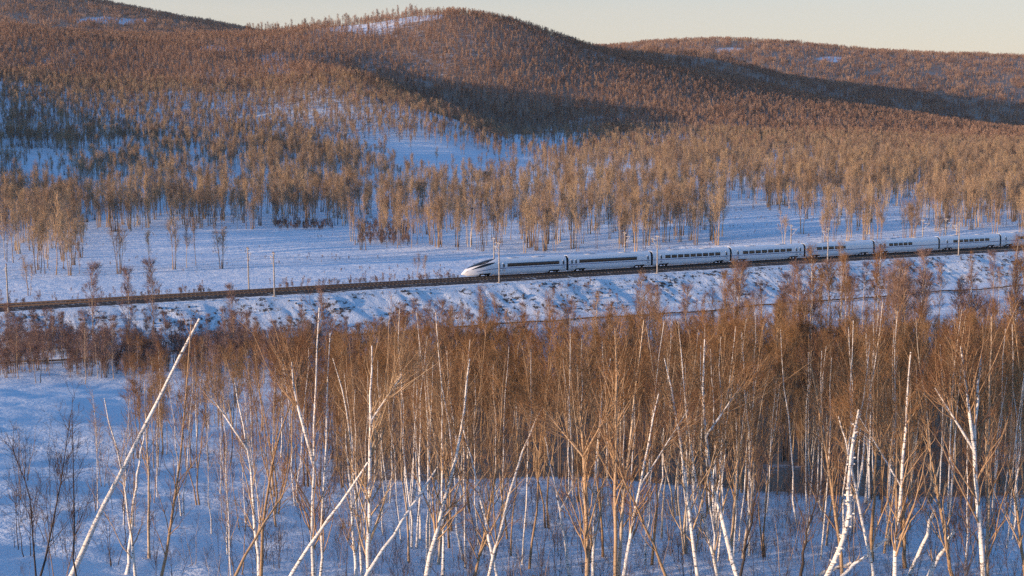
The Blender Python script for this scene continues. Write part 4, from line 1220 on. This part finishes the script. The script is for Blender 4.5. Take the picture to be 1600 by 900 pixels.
def clump(protos, name, k, seed):
    g = np.random.default_rng(seed); V, Q_, mi = [], [], []; n = 0
    for _ in range(k):
        me = protos[g.integers(0, len(protos))]
        co = np.zeros(len(me.vertices) * 3, np.float32); me.vertices.foreach_get("co", co); co = co.reshape(-1, 3).copy()
        li = np.zeros(len(me.loops), np.int32); me.loops.foreach_get("vertex_index", li)
        pi = np.zeros(len(me.polygons), np.int32); me.polygons.foreach_get("material_index", pi)
        a = g.uniform(0, 6.28); s = g.uniform(0.7, 1.1)
        c_, s_ = math.cos(a), math.sin(a)
        co = np.stack([(co[:, 0] * c_ - co[:, 1] * s_) * s + g.uniform(-9, 9), (co[:, 0] * s_ + co[:, 1] * c_) * s + g.uniform(-9, 9), co[:, 2] * s - 0.8], -1)
        Q_.append(li.reshape(-1, 4) + n); V.append(co); n += len(co); mi.append(pi)
    me = mesh_from(name, np.concatenate(V), np.concatenate(Q_), mats=list(protos[0].materials))
    me.polygons.foreach_set("material_index", np.concatenate(mi).astype(np.int32))
    return me
g = np.random.default_rng(21)
scatter("valley_wood", X, Y, Z, g.uniform(0.72, 1.2, len(X)), J_MID, "brown bare woodland filling the snowy valley floor beyond the railway", "woodland", 2)
# hills
X, Y = scatter_pts(15000, 900, 1400, 0.52, 7)
Z = ground(X, Y); PXv, PYv = project(X, Y, Z)
keep = rng.random(len(X)) < cover(PXv, PYv, Y, X)
X, Y, Z = X[keep], Y[keep], Z[keep]
scatter("lower_slope_forest", X, Y, Z, g.uniform(0.5, 0.95, len(X)), J_MID + J_FAR[:2], "bare forest with pale trunks on the lower hill slopes", "forest", 6)
X, Y = scatter_pts(62000, 1350, 2350, 0.52, 8)
Z = ground(X, Y); PXv, PYv = project(X, Y, Z)
keep = rng.random(len(X)) < cover(PXv, PYv, Y, X)
X, Y, Z = X[keep], Y[keep], Z[keep]
scatter("hill_forest", X, Y, Z, g.uniform(0.5, 0.85, len(X)), J_FAR, "dense bare brown forest covering the near hill slopes", "forest", 3)
X, Y = scatter_pts(17000, 2300, 4700, 0.52, 9)
Z = ground(X, Y); PXv, PYv = project(X, Y, Z)
keep = rng.random(len(X)) < cover(PXv, PYv, Y, X)
X, Y, Z = X[keep], Y[keep], Z[keep]
CL = [clump(J_FAR, "forest_clump", 5, 60 + k) for k in range(4)]
scatter("distant_forest", X, Y, Z, g.uniform(0.8, 1.15, len(X)), CL, "far bare forest on the distant hills", "forest", 4, 0.0)
n = 0
for k in range(400):
    if n >= 64: break
    px = rnd.uniform(385, 665)
    Ys = np.arange(1750, 2250, 12.0); u_ = ray(px, 30)[0]
    zz_ = ground(u_ * Ys, Ys); j = int(np.argmax((zz_ - CZ) / Ys))
    if rnd.random() < 0.15: continue
    plant("ridge_tree", pick(PROTO_FAR[:2]), (u_ * Ys[j], Ys[j] - 6, zz_[j] - 1), rnd.uniform(0, 6.28), rnd.uniform(1.0, 1.4),
          "bare tree standing in the row along the skyline left of the central summit", "ridge tree", "row of trees on the skyline")
    n += 1
# brush and weeds
def shrubs(name, pxr, pyr, n, s, label, protos, seed):
    g = np.random.default_rng(seed)
    P = np.array([hit(g.uniform(*pxr), g.uniform(*pyr), 40) for _ in range(n)])
    scatter(name, P[:, 0], P[:, 1], P[:, 2], g.uniform(s[0], s[1], n), protos, label, "brush", seed, 0.1)
shrubs("valley_brush", (560, 640), (352, 384), 260, (0.18, 0.34), "rusty low brush at the edge of the valley wood", J_BANK, 31)
shrubs("dark_brush", (432, 520), (350, 360), 170, (0.15, 0.28), "dark brush strip left of the valley wood", J_BANK, 32)
g = np.random.default_rng(33)
T_ = g.uniform(-180, 300, 900); S_ = 7.5 + np.abs(g.normal(0, 3.2, 900))
Xw = P0[0] + TD[0] * T_ + TN[0] * S_; Yw = P0[1] + TD[1] * T_ + TN[1] * S_
kk = fbm(T_ / 14, T_ * 0, 2) > -0.05
scatter("lineside_weeds", Xw[kk], Yw[kk], ground(Xw[kk], Yw[kk]) - 0.05, g.uniform(0.10, 0.24, kk.sum()), J_BANK, "dry reddish weeds growing along the far side of the rails", "brush", 34, 0.15)
T_ = g.uniform(-230, 300, 500); S_ = g.uniform(-23, -12, 500)
Xw = P0[0] + TD[0] * T_ + TN[0] * S_; Yw = P0[1] + TD[1] * T_ + TN[1] * S_
zz = RAIL + GRADE * T_ + np.interp(S_, [-20.5, EDGE - 0.6], [-7.1, -0.95])
kk = fbm(T_ / 20 + 4, S_ * 0, 2) > 0.02
scatter("bank_weeds", Xw[kk], Yw[kk], zz[kk] - 0.2, g.uniform(0.08, 0.26, kk.sum()), J_BANK, "dry scrub scattered over the embankment slope", "brush", 35, 0.15)
X, Y = scatter_pts(1500, 196, 262, 0.42, 53)
tt, ss = ts(X, Y); PXs = 800 + F * X / Y
kk = (ss < -22) & ((PXs < 640) | (PXs > 1050)) & (fbm(X / 16, Y / 16, 2) > -0.25) & ((Y > 205) | (PXs > 430)); X, Y = X[kk], Y[kk]
scatter("bank_foot_brush", X, Y, ground(X, Y), g.uniform(0.22, 0.62, len(X)), J_BANK, "purple brown brush at the foot of the embankment", "brush", 54)
X, Y = scatter_pts(900, 108, 205, 0.42, 47)
PXs = 800 + F * X / Y
kk = (PXs > 430 + 90 * rng.random(len(X))); X, Y = X[kk], Y[kk]
scatter("stand_infill", X, Y, ground(X, Y), g.uniform(0.32, 0.85, len(X)), J_STAND, "smaller shaded birches packed between the trees of the dense stand", "woodland", 48)
X, Y = scatter_pts(3400, 100, 215, 0.42, 41)
PXs = 800 + F * X / Y
kk = (PXs > 400 + 60 * rng.random(len(X))) ; X, Y = X[kk], Y[kk]
scatter("undergrowth", X, Y, ground(X, Y) - 0.05, g.uniform(0.5, 1.3, len(X)), J_SAP, "tangled dark undergrowth on the floor of the dense stand", "undergrowth", 42, 0.1)
X, Y = scatter_pts(3000, 50, 98, 0.46, 43)
kk = rng.random(len(X)) < sstep(-0.28, -0.05, X / Y) * 0.9 + 0.12; X, Y = X[kk], Y[kk]
scatter("snow_stubble", X, Y, ground(X, Y) - 0.03, g.uniform(0.15, 0.55, len(X)), J_SAP, "fine dark twigs and dry stalks poking out of the foreground snow", "brush", 44, 0.2)
X, Y = scatter_pts(5200, 300, 640, 0.45, 51)
tt, ss = ts(X, Y); kk = (ss > 12) & (fbm(X / 30 + 2, Y / 14, 3) > 0.12); X, Y = X[kk], Y[kk]
scatter("dry_grass", X, Y, ground(X, Y) - 0.05, g.uniform(0.04, 0.14, len(X)), J_BANK, "dry grass and shrublets poking through the snow of the valley floor", "grass", 52, 0.2)
# stones on the bank
m, nt, b = mat("bank_stone", (0.07, 0.065, 0.07), 0.9)
rocks = []
for k in range(4):
    gg = np.random.default_rng(70 + k)
    phi = np.linspace(0, math.pi, 5); th = np.linspace(0, 2 * math.pi, 8)[:-1]
    V = [(math.sin(p) * math.cos(t) * 0.5, math.sin(p) * math.sin(t) * 0.4, math.cos(p) * 0.28) for p in phi for t in th]
    V = np.array(V) * gg.uniform(0.75, 1.2, (len(V), 1))
    Q_ = [(i * 7 + j, (i + 1) * 7 + j, (i + 1) * 7 + (j + 1) % 7, i * 7 + (j + 1) % 7) for i in range(4) for j in range(7)]
    rocks.append(mesh_from("rock", V, Q_, mats=(m,)))
T_ = g.uniform(-230, 300, 1300); S_ = g.uniform(-21, -11, 1300)
kk = fbm(T_ / 4, S_ / 3, 3) > 0.05; T_, S_ = T_[kk], S_[kk]
Xw = P0[0] + TD[0] * T_ + TN[0] * S_; Yw = P0[1] + TD[1] * T_ + TN[1] * S_
TTb, (SSb, ZZb) = T_, bank_disp(T_, S_, np.interp(S_, [-20.5, EDGE - 0.6], [-7.1, -0.95]))
scatter("bank_stones", Xw, Yw, RAIL + ZZb + GRADE * T_, g.uniform(0.3, 1.05, len(Xw)), rocks, "dark stones poking out of the snowy embankment slope", "stones", 45, 0.4)
